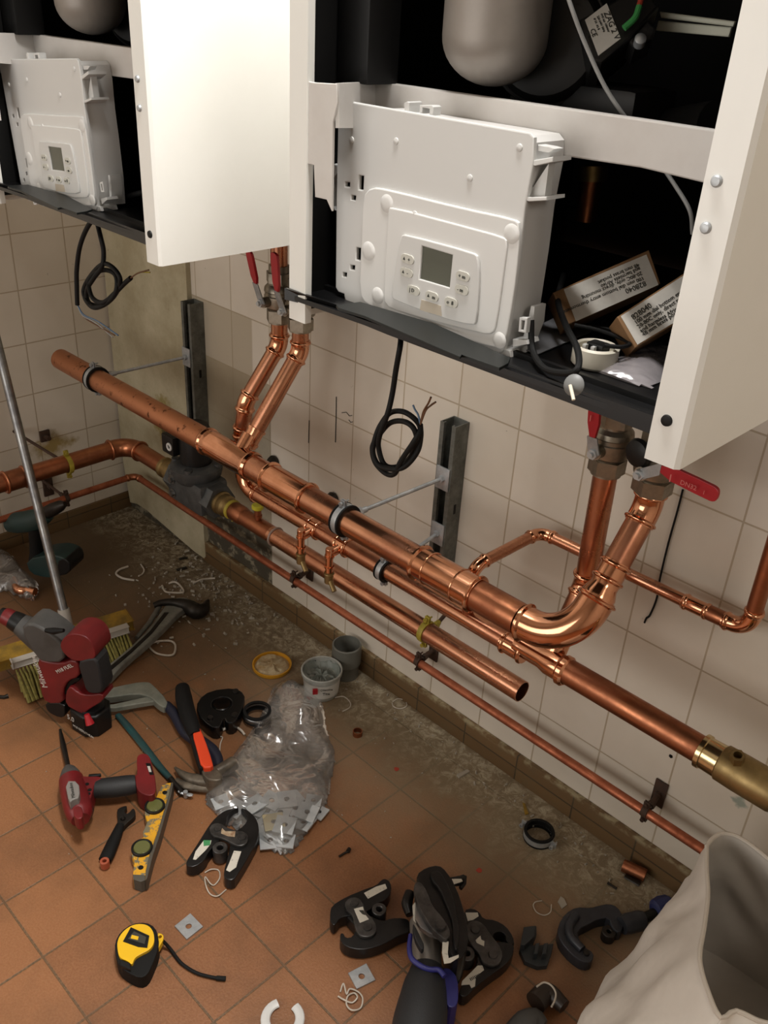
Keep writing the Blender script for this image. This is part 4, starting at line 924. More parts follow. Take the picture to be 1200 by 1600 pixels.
# clear small bag
def pillow(bm, outline, z0, H, seed=0, crink=0.3, step_=0.006, hfun=None, fall=0.02):
    """puffed film bag: closed outline on the ground, height growing inwards with creases"""
    rnd = random.Random(seed); ph = [(rnd.uniform(20, 70), rnd.uniform(0, 6.3), rnd.uniform(0, 3.14)) for _ in range(7)]
    pts = [V((p[0], p[1], 0)) for p in outline]; x0 = min(p.x for p in pts); x1 = max(p.x for p in pts); y0 = min(p.y for p in pts); y1 = max(p.y for p in pts)
    def inside(x, y):
        c = False; j = len(pts) - 1
        for i in range(len(pts)):
            if (pts[i].y > y) != (pts[j].y > y) and x < (pts[j].x - pts[i].x) * (y - pts[i].y) / (pts[j].y - pts[i].y) + pts[i].x: c = not c
            j = i
        return c
    def dist(x, y):
        m = 9
        for i in range(len(pts)):
            a, b = pts[i], pts[(i + 1) % len(pts)]; ab = b - a; t = max(0, min(1, ((V((x, y, 0)) - a).dot(ab)) / (ab.length_squared + 1e-12)))
            m = min(m, (a + ab * t - V((x, y, 0))).length)
        return m
    grid = {}; nx = int((x1 - x0) / step_) + 2; ny = int((y1 - y0) / step_) + 2
    top = {}; bot = {}
    for i in range(nx):
        for j in range(ny):
            x, y = x0 + i * step_, y0 + j * step_
            if inside(x, y):
                d = dist(x, y); h = H * (1 - math.exp(-d / fall))
                if hfun: h *= hfun(x, y)
                cr = sum(math.sin(f * (x * math.cos(a) + y * math.sin(a)) + p) * math.sin(0.6 * f * (y * math.cos(a) - x * math.sin(a)) + 2 * p) for f, p, a in ph) / 3
                h *= (1 + crink * cr); h = max(h, 0.0008)
                top[i, j] = bm.verts.new((x, y, z0 + h)); bot[i, j] = bm.verts.new((x, y, z0 + 0.0002))
    cells = [(i, j) for i in range(nx) for j in range(ny) if all(k in top for k in ((i, j), (i + 1, j), (i + 1, j + 1), (i, j + 1)))]
    cs = set(cells)
    for i, j in cells:
        q = ((i, j), (i + 1, j), (i + 1, j + 1), (i, j + 1))
        bm.faces.new([top[k] for k in q]); bm.faces.new([bot[k] for k in reversed(q)])
        for a, b, o in (((i, j), (i + 1, j), (i, j - 1)), ((i + 1, j), (i + 1, j + 1), (i + 1, j)), ((i + 1, j + 1), (i, j + 1), (i, j + 1)), ((i, j + 1), (i, j), (i - 1, j))):
            if o not in cs: bm.faces.new((bot[a], bot[b], top[b], top[a]))
    for v in list(bm.verts):
        if not v.link_faces: bm.verts.remove(v)
bm = NB(); pillow(bm, [F(*q, TZ + 0.004) for q in B3([(470, 1010), (560, 930), (760, 860), (1080, 830), (1060, 1060), (900, 1165), (700, 1120), (480, 1045)])], TZ, 0.013, 3, 0.5, 0.004)
solo('clear_bag', bm, CLEARGREY, 'small crumpled clear plastic bag lying in the right boiler tray beside the white cap', 'bag')
for k in range(5):
    bm = NB(); zz = TZ + 0.006 + k * 0.005; wire(bm, [F(*q, zz) for q in B3([(290, 690), (450, 690 + k * 8), (620, 700 + k * 20), (720, 760 + k * 18), (660, 860), (520, 850)])], 0.0022)
    solo('coiled_cable', bm, RUBBER, 'black cable coil turns lying behind the white cap in the tray', 'cable', 'turns of black cable in the tray')
bm = NB(); plate(bm, [F(*q, TZ + 0.002) for q in B3([(-60, 720), (160, 620), (430, 700), (420, 740), (0, 915), (-150, 860)])], (0, 0, -0.001)); solo('paper_sheet', bm, mat('grey_paper', '77777a', 0.8), 'grey paper sheet lying in the tray between control box and cartons', 'paper')
c = W(898, 602, -0.607); t = empty('grommet', 'grey rubber grommet with a pale pin on the front lip of the right tray', 'grommet', c)
bm = NB(); lathe(bm, c, V((0.1, -1, 0.35)), [(0, 0), (0.0095, 0), (0.0105, 0.002), (0.009, 0.004), (0.003, 0.006), (0, 0.006)], 26); part('rubber_disc', bm, mat('grey_disc', '6c6d6c', 0.5), t)
bm = NB(); cyl(bm, c + V((0, -0.008, 0.002)), c + V((0.010, -0.014, -0.008)), 0.0017, 10); part('pin', bm, mat('pale_pin', 'DAD4C0', 0.4), t, 'pale pin')
bm = NB(); wire(bm, [W(830, 500, -0.545), W(832, 545, -0.55), W(850, 575, -0.575), W(885, 583, -0.59), W(903, 575, -0.59), W(902, 545, -0.56), W(885, 510, -0.52), W(872, 470, -0.47), W(880, 430, -0.40)], 0.0034)
solo('black_cable', bm, RUBBER, 'black cable looping from behind the right control box over the tray lip', 'cable')

# ---------------------------------------------------------------- hanging cables
def hang(label, pts, r, tails, y0):
    t = empty('hanging_cable', label, 'cable', W(*pts[0][:2], y0))
    bm = NB(); wire(bm, [W(u, v, y0 + dy) for u, v, dy in pts], r, 12, 8); part('sheath', bm, RUBBER, t)
    for m, tp in tails:
        bm = NB(); wire(bm, [W(u, v, y0 + dy) for u, v, dy in tp], 0.0013, 8, 5); part('core_wire', bm, m, t, m.name.replace('_', ' '))
s = crop(400, 400, 3)
def c3(l): return [(*s([(x, y)])[0], d) for x, y, d in l]
hang('black cable knotted in a ring, hanging from the right boiler over the tiles', c3([(678, 380, 0.03), (676, 420, 0.0), (655, 540, 0), (640, 640, 0), (618, 735, -0.006), (580, 840, -0.006), (575, 900, -0.002), (600, 975, 0.0), (650, 990, 0.006), (710, 960, 0.006), (752, 880, 0.0), (740, 810, -0.006), (690, 775, -0.006), (625, 785, 0.004),
    (570, 850, 0.006), (545, 900, 0.006), (560, 970, 0.004), (610, 1020, -0.006), (650, 1020, -0.008), (680, 960, -0.01), (740, 870, -0.008), (770, 810, 0.0), (745, 765, 0.006), (690, 730, 0.008), (630, 735, 0.006), (585, 790, 0.0), (560, 850, -0.004), (548, 920, -0.006), (575, 980, -0.008), (640, 1000, -0.01), (700, 985, -0.006), (755, 920, 0.0), (772, 850, 0.004), (770, 790, 0)]), 0.0036,
    [(BROWNW, c3([(770, 790, 0), (785, 730, 0), (808, 690, -0.004), (820, 662, -0.006)])), (BROWNW, c3([(772, 785, 0), (795, 725, 0), (820, 700, 0.002), (843, 684, 0.004)])), (BLUEW, c3([(770, 785, 0), (760, 745, 0), (745, 720, 0), (736, 698, 0)]))], -0.52)
s = crop(0, 300, 2.6667)
hang('short black cable knotted in a ring hanging below the left boiler', c3([(405, 130, 0.01), (420, 190, 0), (432, 250, 0), (425, 310, -0.006), (390, 360, -0.006), (362, 410, 0), (370, 460, 0.004), (410, 472, 0.006), (455, 455, 0.006), (490, 410, 0), (500, 360, -0.006), (470, 315, -0.006), (430, 300, 0), (385, 340, 0.008), (350, 400, 0.008), (355, 445, 0.0), (385, 480, -0.006), (425, 475, -0.006), (470, 440, -0.008), (487, 395, -0.006), (480, 345, 0), (440, 325, 0.006), (395, 340, 0.004), (370, 380, -0.004), (385, 440, -0.008), (430, 460, -0.01), (480, 420, -0.004), (520, 380, 0), (545, 358, 0)]), 0.0042,
    [(BROWNW, c3([(545, 358, 0), (575, 338, 0), (620, 325, 0)])), (YELLOWD, c3([(545, 358, 0), (580, 335, 0.003), (625, 335, 0.004)]))], -0.50)
hang('long black cable hanging straight from the left boiler with stripped wire ends', c3([(600, 0, 0.03), (510, 25, 0.03), (440, 65, 0.0), (375, 130, 0), (335, 220, 0), (320, 320, 0), (320, 400, 0), (322, 470, 0)]), 0.0042,
    [(GREYC, c3([(322, 470, 0), (345, 515, 0), (400, 545, 0), (470, 605, 0)])), (BLUEW, c3([(322, 470, 0), (350, 512, 0), (410, 540, 0), (493, 598, 0.003)])), (BROWNW, c3([(323, 470, 0), (348, 520, 0.003), (420, 565, 0), (478, 597, 0)]))], -0.53)
# ================================================================ THINGS ON THE FLOOR
def sw(bm, pts, z=None, n=20, flat=None, plane=None, sm=0):
    """body swept through photo points (u, v, radius in photo pixels) at height z or on an upright plane"""
    P, Rr = [], []
    for q in pts:
        u, v, r = q[:3]; zz = q[3] if len(q) > 3 else z
        p = PL(u, v, *plane) if plane else F(u, v, zz)
        d = (p - CAM).dot(ROWS[2]); P.append(p); Rr.append(r * d / FPX)
    if sm:
        k = sm; P2 = spline(P, k); R2_ = []
        for i in range(len(Rr) - 1): R2_ += [Rr[i] + (Rr[i + 1] - Rr[i]) * j / k for j in range(k)]
        R2_.append(Rr[-1]); P, Rr = P2, R2_
    sweep(bm, P, Rr, n, True, flat)
def flatpart(name, px, zt, th, m, parent, rnd=1, bevel=0.0015, label=None, holes=()):
    bm = NB(); slab(bm, px, zt, th, rnd, bevel, holes); return part(name, bm, m, parent, label)
def disc(name, px, r, z0, z1, m, parent, label=None, dome=0.0, n=24):
    c = F(*px, z1); bm = NB(); lathe(bm, (c.x, c.y, z0), Z, [(0, 0), (r, 0), (r, (z1 - z0) * 0.7), (r * 0.9, z1 - z0), (0, z1 - z0 + dome)], n); return part(name, bm, m, parent, label)
def ringpart(name, px, R, r, z0, z1, m, parent, label=None):
    c = F(*px, z1); bm = NB(); lathe(bm, (c.x, c.y, z0), Z, [(r, 0), (R, 0), (R * 1.02, (z1 - z0) * 0.5), (R, z1 - z0 - 0.001), (R - 0.001, z1 - z0), (r + 0.001, z1 - z0), (r, z1 - z0 - 0.001), (r, 0)], 28); return part(name, bm, m, parent, label)

# ---- tape measure
t = empty('tape_measure', 'yellow and black tape measure with a black wrist strap, lying on the terracotta floor', 'tape measure', F(215, 1490))
flatpart('rubber_shell', T0([(540, 870), (538, 815), (565, 765), (620, 728), (685, 722), (728, 745), (745, 800), (742, 850), (715, 920), (690, 970), (655, 985), (600, 960), (555, 925)]), 0.030, 0.030, RUBBER, t, 1, 0.003)
yc = flatpart('case', T0([(550, 850), (550, 805), (580, 760), (630, 730), (690, 732), (720, 765), (725, 815), (705, 850), (660, 872), (630, 890), (620, 925), (600, 905), (560, 890)]), 0.036, 0.030, YELLOW, t, 2, 0.003, 'yellow case')
bm = NB(); slab(bm, T0([(613, 745), (700, 785), (690, 842), (648, 838), (576, 812)]), 0.0372, 0.002, 0, 0.0005); wn = part('label_plate', bm, BLACKPL, t, 'black label plate')
bm = NB(); slab(bm, T0([(628, 765), (685, 792), (678, 825), (600, 800)]), 0.0380, 0.001, 0, 0); part('label_inset', bm, mat('dark_label', '3a3a36', 0.35), wn)
bm = NB(); slab(bm, T0([(618, 782), (650, 790), (646, 806), (612, 798)]), 0.0384, 0.0006, 0, 0); part('label_inset', bm, YELLOW, wn)
flatpart('strap_lug', T0([(735, 770), (765, 778), (768, 800), (745, 840), (730, 870)]), 0.026, 0.012, YELLOW, t, 1, 0.001, 'yellow strap lug', [(*T0([(750, 790)])[0], 0.003)])
flatpart('tape_mouth', T0([(562, 895), (610, 915), (612, 945), (565, 925)]), 0.0365, 0.02, BLACKPL, t, 0, 0.001)
bm = NB(); wire(bm, [F(*q, z) for q, z in zip(T0([(765, 812), (800, 850), (850, 915), (920, 960), (990, 980), (1050, 990)]), (0.02, 0.006, 0.004, 0.004, 0.004, 0.004))], 0.0030, 10); sweep(bm, [F(*q, 0.0045) for q in T0([(1015, 985), (1058, 988)])], 0.0042, 10); part('wrist_strap', bm, RUBBER, t, 'black wrist strap')

# ---- loose square washers
def washer(px, z, ang, label, s=0.040, tilt=(0, 0), m=ZINC_PALE, group=None, th=0.003):
    c = F(*px, z); bm = NB(); ca, sa = math.cos(ang), math.sin(ang); u = V((ca, sa, tilt[0])).normalized(); v = V((-sa, ca, tilt[1])).normalized(); nn = u.cross(v)
    h = s / 2; plate(bm, [c + u * h + v * h, c - u * h + v * h, c - u * h - v * h, c + u * h - v * h], -nn * th, [circ(c, 0.0058, u, v, 16)], 0.0004)
    return solo('square_washer', bm, m, label, 'washer', group, smooth=12)
def washer_px(corners, z, label):
    P = [F(*q, z) for q in corners]; bm = NB(); c = sum(P, V((0, 0, 0))) / 4; plate(bm, P, (0, 0, -0.003), [circ(c, 0.0056, X, Y, 16)], 0.0004)
    return solo('square_washer', bm, ZINC, label, 'washer')
washer_px(T0([(892, 680), (952, 742), (875, 802), (818, 740)]), 0.0035, 'square zinc washer with round hole on the floor above the tape measure')
washer_px(T1([(517, 915), (560, 992), (472, 1035), (432, 960)]), 0.0035, 'square zinc washer with round hole on the floor beside the press tool')

# ---- pressing jaws
def sticker(px, z, t, m=LABELW, lab='worn white sticker'):
    bm = NB(); slab(bm, px, z + 0.0004, 0.0008, 0, 0); return part('sticker', bm, m, t, lab)
H = 0.030
t = empty('pressing_jaw', 'black pressing jaw with green and white stickers lying against the clear bag', 'pressing jaw', F(350, 1320))
c_ = T = J6
flatpart('jaw_arm', J6([(425, 990), (465, 985), (400, 1010), (375, 1045), (372, 1090), (330, 1150), (330, 1215), (250, 1285), (222, 1350), (150, 1398), (98, 1392), (90, 1362), (140, 1285), (200, 1190), (250, 1110), (300, 1050), (360, 1005)]), H, 0.026, JAWBLACK, t, 1, 0.002)
flatpart('jaw_arm', J6([(465, 985), (520, 1000), (575, 1050), (600, 1115), (592, 1200), (545, 1290), (500, 1370), (455, 1440), (420, 1492), (362, 1482), (352, 1430), (378, 1340), (400, 1240), (420, 1160), (500, 1105), (520, 1060), (500, 1025)]), H, 0.026, JAWBLACK, t, 1, 0.002)
bm = NB(); slab(bm, J6([(250, 1130), (275, 1095), (330, 1090), (370, 1120), (440, 1145), (500, 1150), (530, 1190), (510, 1240), (460, 1255), (410, 1235), (370, 1210), (330, 1195), (270, 1180)]), H + 0.007, 0.006, 1, 0.002); lk = part('link_plate', bm, JAWGREY, t)
for q in ((312, 1124), (480, 1186)): disc('pivot_pin', J6([q])[0], 0.0085, H + 0.005, H + 0.0095, JAWGREY, t)
ringpart('roller_eye', J6([(328, 1262)])[0], 0.0145, 0.0065, 0.006, H + 0.006, JAWGREY, t)
sticker(J6([(214, 1215), (268, 1213), (262, 1240), (225, 1285), (160, 1348), (140, 1345), (158, 1290)]), H, t)
sticker(J6([(212, 1212), (262, 1213), (258, 1245), (215, 1252)]), H + 0.0008, t, mat('green_sticker', '3F8A55', 0.5), 'green sticker')
sticker(J6([(425, 1285), (476, 1290), (450, 1365), (440, 1400), (395, 1432), (370, 1420), (392, 1370)]), H, t)
sticker(J6([(340, 1125), (365, 1150), (435, 1150), (430, 1190), (385, 1185), (335, 1165)]), H + 0.007, t, mat('torn_sticker', 'b8ab90', 0.6, hex2='7a4a22', var_scale=90), 'torn sticker')

t = empty('pressing_jaw', 'open black pressing jaw lying left of the purple press tool', 'pressing jaw', F(565, 1440))
flatpart('jaw_arm', J7([(90, 345), (98, 300), (175, 252), (290, 205), (345, 188), (375, 155), (400, 150), (425, 172), (430, 215), (405, 265), (350, 288), (300, 330), (240, 352), (175, 358), (140, 372), (125, 400), (108, 408), (92, 385)]), H, 0.026, JAWBLACK, t, 1, 0.002)
flatpart('jaw_arm', J7([(145, 455), (162, 448), (178, 478), (215, 472), (240, 420), (200, 380), (180, 355), (300, 350), (380, 385), (430, 368), (500, 366), (532, 385), (535, 445), (470, 465), (420, 495), (340, 530), (260, 545), (185, 530), (150, 500)]), H, 0.026, JAWBLACK, t, 1, 0.002)
bm = NB(); slab(bm, J7([(170, 285), (195, 255), (240, 250), (270, 275), (285, 330), (335, 380), (352, 430), (330, 465), (285, 475), (245, 460), (225, 410), (215, 350), (180, 325)]), H + 0.007, 0.006, 1, 0.002); part('link_plate', bm, JAWGREY, t)
for q in ((224, 282), (298, 415)): disc('pivot_pin', J7([q])[0], 0.0082, H + 0.005, H + 0.0095, JAWGREY, t)
ringpart('roller_eye', J7([(362, 318)])[0], 0.0135, 0.0058, 0.006, H + 0.004, JAWGREY, t)
sticker(J7([(278, 230), (345, 195), (395, 180), (405, 205), (300, 262)]), H, t)
sticker(J7([(222, 318), (272, 305), (282, 345), (305, 375), (255, 395)]), H + 0.007, t)
bm = NB(); slab(bm, J7([(250, 325), (275, 325), (278, 335), (285, 352), (268, 345)]), H + 0.0082, 0.0006, 0, 0); part('print_mark', bm, INK, t)

t = empty('pressing_jaw', 'closed black pressing jaw with three stickers lying right of the purple press tool', 'pressing jaw', F(770, 1470))
flatpart('jaw_arm', J7([(828, 322), (880, 314), (915, 335), (935, 372), (1000, 378), (1060, 410), (1102, 470), (1108, 520), (1060, 500), (1060, 460), (1030, 440), (995, 450), (985, 480), (930, 520), (880, 520), (830, 430)]), H, 0.026, JAWBLACK, t, 1, 0.002)
flatpart('jaw_arm', J7([(1108, 515), (1100, 570), (1060, 625), (980, 680), (900, 742), (845, 800), (812, 800), (798, 770), (850, 690), (905, 620), (900, 580), (960, 530), (1010, 500), (1055, 500)]), H, 0.026, JAWBLACK, t, 1, 0.002)
bm = NB(); slab(bm, J7([(835, 430), (850, 390), (890, 375), (940, 400), (970, 450), (1020, 510), (1045, 560), (1030, 620), (980, 635), (930, 610), (910, 560), (880, 530), (850, 490)]), H + 0.007, 0.006, 1, 0.002); part('link_plate', bm, JAWGREY, t)
for q in ((892, 430), (990, 568)): disc('pivot_pin', J7([q])[0], 0.0082, H + 0.005, H + 0.0095, JAWGREY, t)
ringpart('roller_eye', J7([(845, 562)])[0], 0.0145, 0.006, 0.006, H + 0.004, JAWGREY, t)
sticker(J7([(838, 338), (905, 338), (910, 358), (880, 378), (850, 385)]), H, t)
sticker(J7([(815, 738), (820, 715), (905, 630), (930, 630), (940, 655), (895, 690), (890, 745), (870, 755), (860, 735)]), H, t)
for k in range(7): bm = NB(); slab(bm, J7([(860 + k * 8, 700 - k * 4), (864 + k * 8, 698 - k * 4), (872 + k * 8, 712 - k * 4), (868 + k * 8, 714 - k * 4)]), H + 0.0009, 0.0006, 0, 0); part('print_mark', bm, INK, t)
sticker(J7([(893, 490), (920, 465), (925, 488), (942, 495), (940, 525), (900, 505)]), H + 0.007, t)

# ---- press tool, body lying towards the camera
t = empty('press_tool', 'black and purple cordless press tool with silver neck and black jaw head', 'press tool', F(660, 1590))
bm = NB(); sw(bm, J7([(580, 1080), (585, 953), (600, 840), (615, 760), (625, 700), (630, 660)]) and [(490 + x / 3.529, 1330 + y / 3.529, r / 3.529) for x, y, r in [(560, 1150, 160), (585, 953, 150), (600, 860, 140), (612, 760, 122), (622, 700, 105), (628, 650, 92)]], 0.062, 28, sm=4); part('tool_body', bm, DGREY, t)
bm = NB(); sw(bm, [(490 + x / 3.529, 1330 + y / 3.529, r / 3.529) for x, y, r in [(606, 390, 78), (612, 440, 82), (622, 560, 82), (628, 690, 82)]], 0.060, 32); part('silver_neck', bm, mat('neck_silver', '8F8A84', 0.42, 0.7), t, 'silver cylinder neck')
bm = NB(); sw(bm, [(490 + x / 3.529, 1330 + y / 3.529, r / 3.529) for x, y, r in [(535, 460, 12), (528, 530, 14), (540, 590, 15), (590, 632, 15), (640, 652, 15), (690, 655, 15), (722, 690, 16)]], 0.098, 12, sm=4)
part('blue_edge', bm, BLUE, t, 'purple blue rubber edge')
bm = NB(); slab(bm, J7([(680, 650), (720, 640), (760, 650), (795, 700), (800, 800), (790, 850), (750, 865), (730, 830), (720, 740)]), 0.070, 0.060, 1, 0.006); part('grip_pad', bm, BLUE, t, 'purple blue grip')
bm = NB(); slab(bm, J7([(565, 128), (620, 88), (690, 74), (735, 110), (790, 205), (822, 300), (848, 400), (855, 520), (810, 600), (762, 590), (728, 480), (745, 430), (700, 360), (650, 300), (620, 220), (580, 190)]), 0.105, 0.075, 1, 0.010); part('jaw_head', bm, JAWBLACK, t)
bm = NB(); slab(bm, J7([(640, 110), (690, 100), (728, 150), (770, 250), (800, 380), (805, 500), (785, 560), (765, 480), (770, 400), (730, 290), (690, 200), (650, 160)]), 0.114, 0.02, 1, 0.006); part('jaw_head', bm, JAWBLACK, t)
bm = NB(); slab(bm, J7([(552, 200), (560, 170), (590, 168), (625, 215), (655, 300), (705, 355), (748, 420), (755, 470), (725, 490), (690, 460), (650, 425), (610, 360), (570, 285)]), 0.124, 0.014, 1, 0.004); part('side_plate', bm, JAWGREY, t)
disc('pivot_pin', J7([(703, 402)])[0], 0.0095, 0.120, 0.130, JAWGREY, t)
bm = NB(); slab(bm, J7([(545, 395), (560, 410), (590, 470), (612, 520), (600, 545), (580, 520), (555, 470)]), 0.112, 0.012, 1, 0.002); part('lever', bm, DGREY, t)
bm = NB(); slab(bm, J7([(562, 285), (585, 330), (640, 400), (690, 455), (700, 470), (640, 452), (590, 420), (560, 370)]), 0.112, 0.010, 0, 0.001); part('silver_cheek', bm, STEEL, t, 'silver cheek plate')
sticker(J7([(712, 490), (745, 498), (740, 560), (745, 590), (800, 570), (800, 585), (755, 615), (720, 620), (708, 560)]), 0.115, t)
sticker(J7([(545, 300), (560, 280), (570, 330), (565, 395), (550, 380)]), 0.105, t)
bm = NB(); sw(bm, [(490 + x / 3.529, 1330 + y / 3.529, r / 3.529) for x, y, r in [(740, 165, 20), (800, 165, 28), (830, 140, 14)]], 0.045, 14, sm=3); sw(bm, [(490 + x / 3.529, 1330 + y / 3.529, r / 3.529) for x, y, r in [(835, 140, 10), (832, 180, 10), (810, 205, 12)]], 0.045, 12); part('jaw_arm', bm, JAWBLACK, t)
sticker(J7([(762, 152), (815, 152), (822, 165), (775, 182)]), 0.057, t)
bm = NB(); sw(bm, [(490 + x / 3.529, 1330 + y / 3.529, r / 3.529) for x, y, r in [(530, 230, 28), (515, 290, 32), (530, 350, 22)]], 0.05, 16, sm=3); part('jaw_arm', bm, JAWBLACK, t)

# ---- pipe cutter
t = empty('pipe_cutter', 'grey C-shaped pipe cutter with blue knob lying by the white sack', 'pipe cutter', F(940, 1450))
flatpart('frame', T2([(385, 865), (378, 905), (345, 912), (305, 895), (250, 845), (215, 790), (216, 735), (250, 680), (300, 650), (370, 655), (400, 645), (455, 634), (495, 650), (520, 690), (525, 740), (505, 775), (465, 745), (455, 700), (400, 708), (350, 735), (318, 750), (305, 780), (335, 835)]), 0.026, 0.024, CUTTERG, t, 1, 0.004)
bm = NB(); sw(bm, [(800 + x / 3, 1200 + y / 3, r / 3) for x, y, r in [(300, 690, 22), (270, 735, 22), (275, 790, 20), (330, 850, 20)]], 0.030, 12, sm=4); part('frame_rib', bm, CUTTERG, t)
bm = NB(); sw(bm, [(800 + x / 3, 1200 + y / 3, r / 3) for x, y, r in [(515, 740, 40), (540, 730, 47), (600, 715, 47), (618, 712, 40)]], 0.024, 24); part('slide', bm, CUTTERG, t)
bm = NB(); sw(bm, [(800 + x / 3, 1200 + y / 3, r / 3) for x, y, r in [(610, 708, 24), (680, 675, 24)]], 0.024, 20); part('shaft', bm, BLACKPL, t)
bm = NB(); sw(bm, [(800 + x / 3, 1200 + y / 3, r / 3) for x, y, r in [(665, 668, 30), (672, 664, 46), (700, 655, 53), (735, 645, 50), (748, 640, 36)]], 0.028, 10); part('knob', bm, BLUEK, t, 'dark blue knob')
ringpart('roller', T2([(455, 765)])[0], 0.013, 0.004, 0.002, 0.022, DARKSTEEL, t)
for q in ((350, 862), (262, 770)): disc('rivet', T2([q])[0], 0.006, 0.024, 0.030, DARKSTEEL, t)
# ---- small dark plastic bracket
t = empty('pipe_bracket', 'small dark teal plastic bracket between the right jaw and the pipe cutter', 'bracket', F(838, 1480))
flatpart('base', T2([(62, 745), (115, 740), (115, 780), (95, 830), (130, 830), (195, 822), (185, 870), (165, 925), (120, 930), (60, 905), (35, 850)]), 0.012, 0.011, mat('dark_teal_plastic', '25292B', 0.5), t, 0, 0.001)
flatpart('upright', T2([(55, 745), (112, 738), (105, 790), (60, 830), (40, 830)]), 0.028, 0.016, MATS['dark_teal_plastic'], t, 0, 0.001)
for x in (118, 158): flatpart('prong', T2([(x - 8, 822), (x + 12, 818), (x + 2, 870), (x - 16, 872)]), 0.028, 0.016, MATS['dark_teal_plastic'], t, 0, 0.001)
# ---- dark fitting at the bottom edge
t = empty('pipe_elbow', 'dark brown pipe offcut with a white cable tie at the bottom of the photo', 'pipe offcut', F(855, 1565))
bm = NB(); sw(bm, [(800 + x / 3, 1200 + y / 3, r / 3) for x, y, r in [(110, 1100, 52), (150, 1060, 50), (185, 1062, 42), (245, 1120, 34)]], 0.022, 22, sm=4); part('pipe', bm, mat('brown_black', '2A211B', 0.45), t)
bm = NB(); wire(bm, [F(*q, 0.05) for q in T2([(115, 1025), (150, 1005), (185, 1020), (205, 1055), (200, 1090), (185, 1120)])], 0.0016); part('cable_tie', bm, SCRAP, t, 'white cable tie')
bm = NB(); sw(bm, [(800 + x / 3, 1200 + y / 3, r / 3) for x, y, r in [(0, 1250, 50), (60, 1200, 60), (110, 1185, 55), (150, 1210, 30)]], 0.02, 20, sm=3); solo('dark_rag', bm, GREYRUB, 'dark grey rounded object at the bottom edge, beside the pipe offcut', 'rag')
# ---- rubber-lined pipe clamp lying on the floor
def floor_clamp(label, c, R, ax, z0):
    c = V(c); ax = V(ax).normalized(); t = empty('loose_pipe_clamp', label, 'pipe clamp', (c.x, c.y, 0))
    bm = NB(); w_ = 0.022; lathe(bm, c - ax * w_ / 2, ax, [(R, 0), (R + 0.005, 0), (R + 0.006, 0.003), (R + 0.0035, 0.004), (R + 0.0035, w_ - 0.004), (R + 0.006, w_ - 0.003), (R + 0.005, w_), (R, w_)], 36); part('rubber_lining', bm, RUBBER, t)
    bm = NB(); lathe(bm, c - ax * 0.006, ax, [(R + 0.0034, 0), (R + 0.0055, 0), (R + 0.0055, 0.012), (R + 0.0034, 0.012)], 36)
    for s_ in (1, -1): box(bm, c + X * s_ * (R + 0.011), (0.013, 0.004, 0.012), (X, Y, Z))
    part('band', bm, ZINC, t)
    for s_ in (1, -1): bm = NB(); e = c + X * s_ * (R + 0.012); cyl(bm, e - Y * 0.012, e + Y * 0.010, 0.0019, 8); cyl(bm, e - Y * 0.012, e - Y * 0.008, 0.0045, 10); part('screw', bm, ZINC, t)
floor_clamp('black rubber-lined pipe clamp lying open side up on the floor near the skirting', F(842, 1303, 0.012), 0.0262, Z, 0)
t = empty('loose_pipe_clamp', 'black rubber-lined clamp ring standing on the floor behind the clear bag', 'pipe clamp', F(402, 1128)); c = F(402, 1115, 0.020)
bm = NB(); lathe(bm, c - Z * 0.011, Z, [(0.026, 0), (0.033, 0), (0.034, 0.004), (0.031, 0.006), (0.031, 0.016), (0.034, 0.018), (0.033, 0.022), (0.026, 0.022)], 32); part('rubber_lining', bm, RUBBER, t)
bm = NB(); torus(bm, c, Z, 0.0325, 0.0018, 32, 8, flat=3); part('band', bm, STEEL, t)
# ---- press ring
t = empty('press_ring', 'thick glossy black press ring lying beside the hammer handle', 'press ring', F(345, 1112))
flatpart('ring_segment', M0([(925, 880), (985, 835), (1100, 822), (1148, 850), (1145, 900), (1122, 950), (1100, 988), (1062, 990), (1050, 962), (1040, 990), (1025, 1012), (985, 1008), (920, 945)]), 0.036, 0.034, mat('gloss_black', '0D0D0D', 0.25), t, 1, 0.004, None, [(*M0([(1040, 898)])[0], 0.0235)])
bm = NB(); c = F(*M0([(1040, 898)])[0], 0.020); torus(bm, c, Z, 0.0230, 0.0035, 36, 10); part('inner_ring', bm, MATS['gloss_black'], t)
for q in ((985, 960), (1100, 945), (1105, 835)): disc('pin', M0([q])[0], 0.007, 0.034, 0.040, DARKSTEEL, t)
# ---- copper offcuts
bm = NB(); a = F(*T2([(520, 455)])[0], 0.013); b = F(*T2([(625, 505)])[0], 0.013); hollow(bm, a, b, 0.013, 0.0115); solo('copper_offcut', bm, COPPER_OLD, 'short copper pipe offcut lying by the skirting near the sack', 'copper offcut')
bm = NB(); a = F(*T2([(530, 505)])[0], 0.004); b = F(*T2([(600, 545)])[0], 0.004); sweep(bm, [a, b], 0.006, 10, True, (1, .5)); solo('metal_strip', bm, DARKSTEEL, 'dull metal strip under the copper offcut', 'metal strip')
bm = NB(); c = F(*M1([(476, 1035)])[0], 0.006); hollow(bm, c - Z * 0.006, c + Z * 0.006, 0.0115, 0.0095, 24); solo('copper_ring', bm, COPPER_OLD, 'small copper end ring standing on the floor right of the clear bag', 'copper ring')

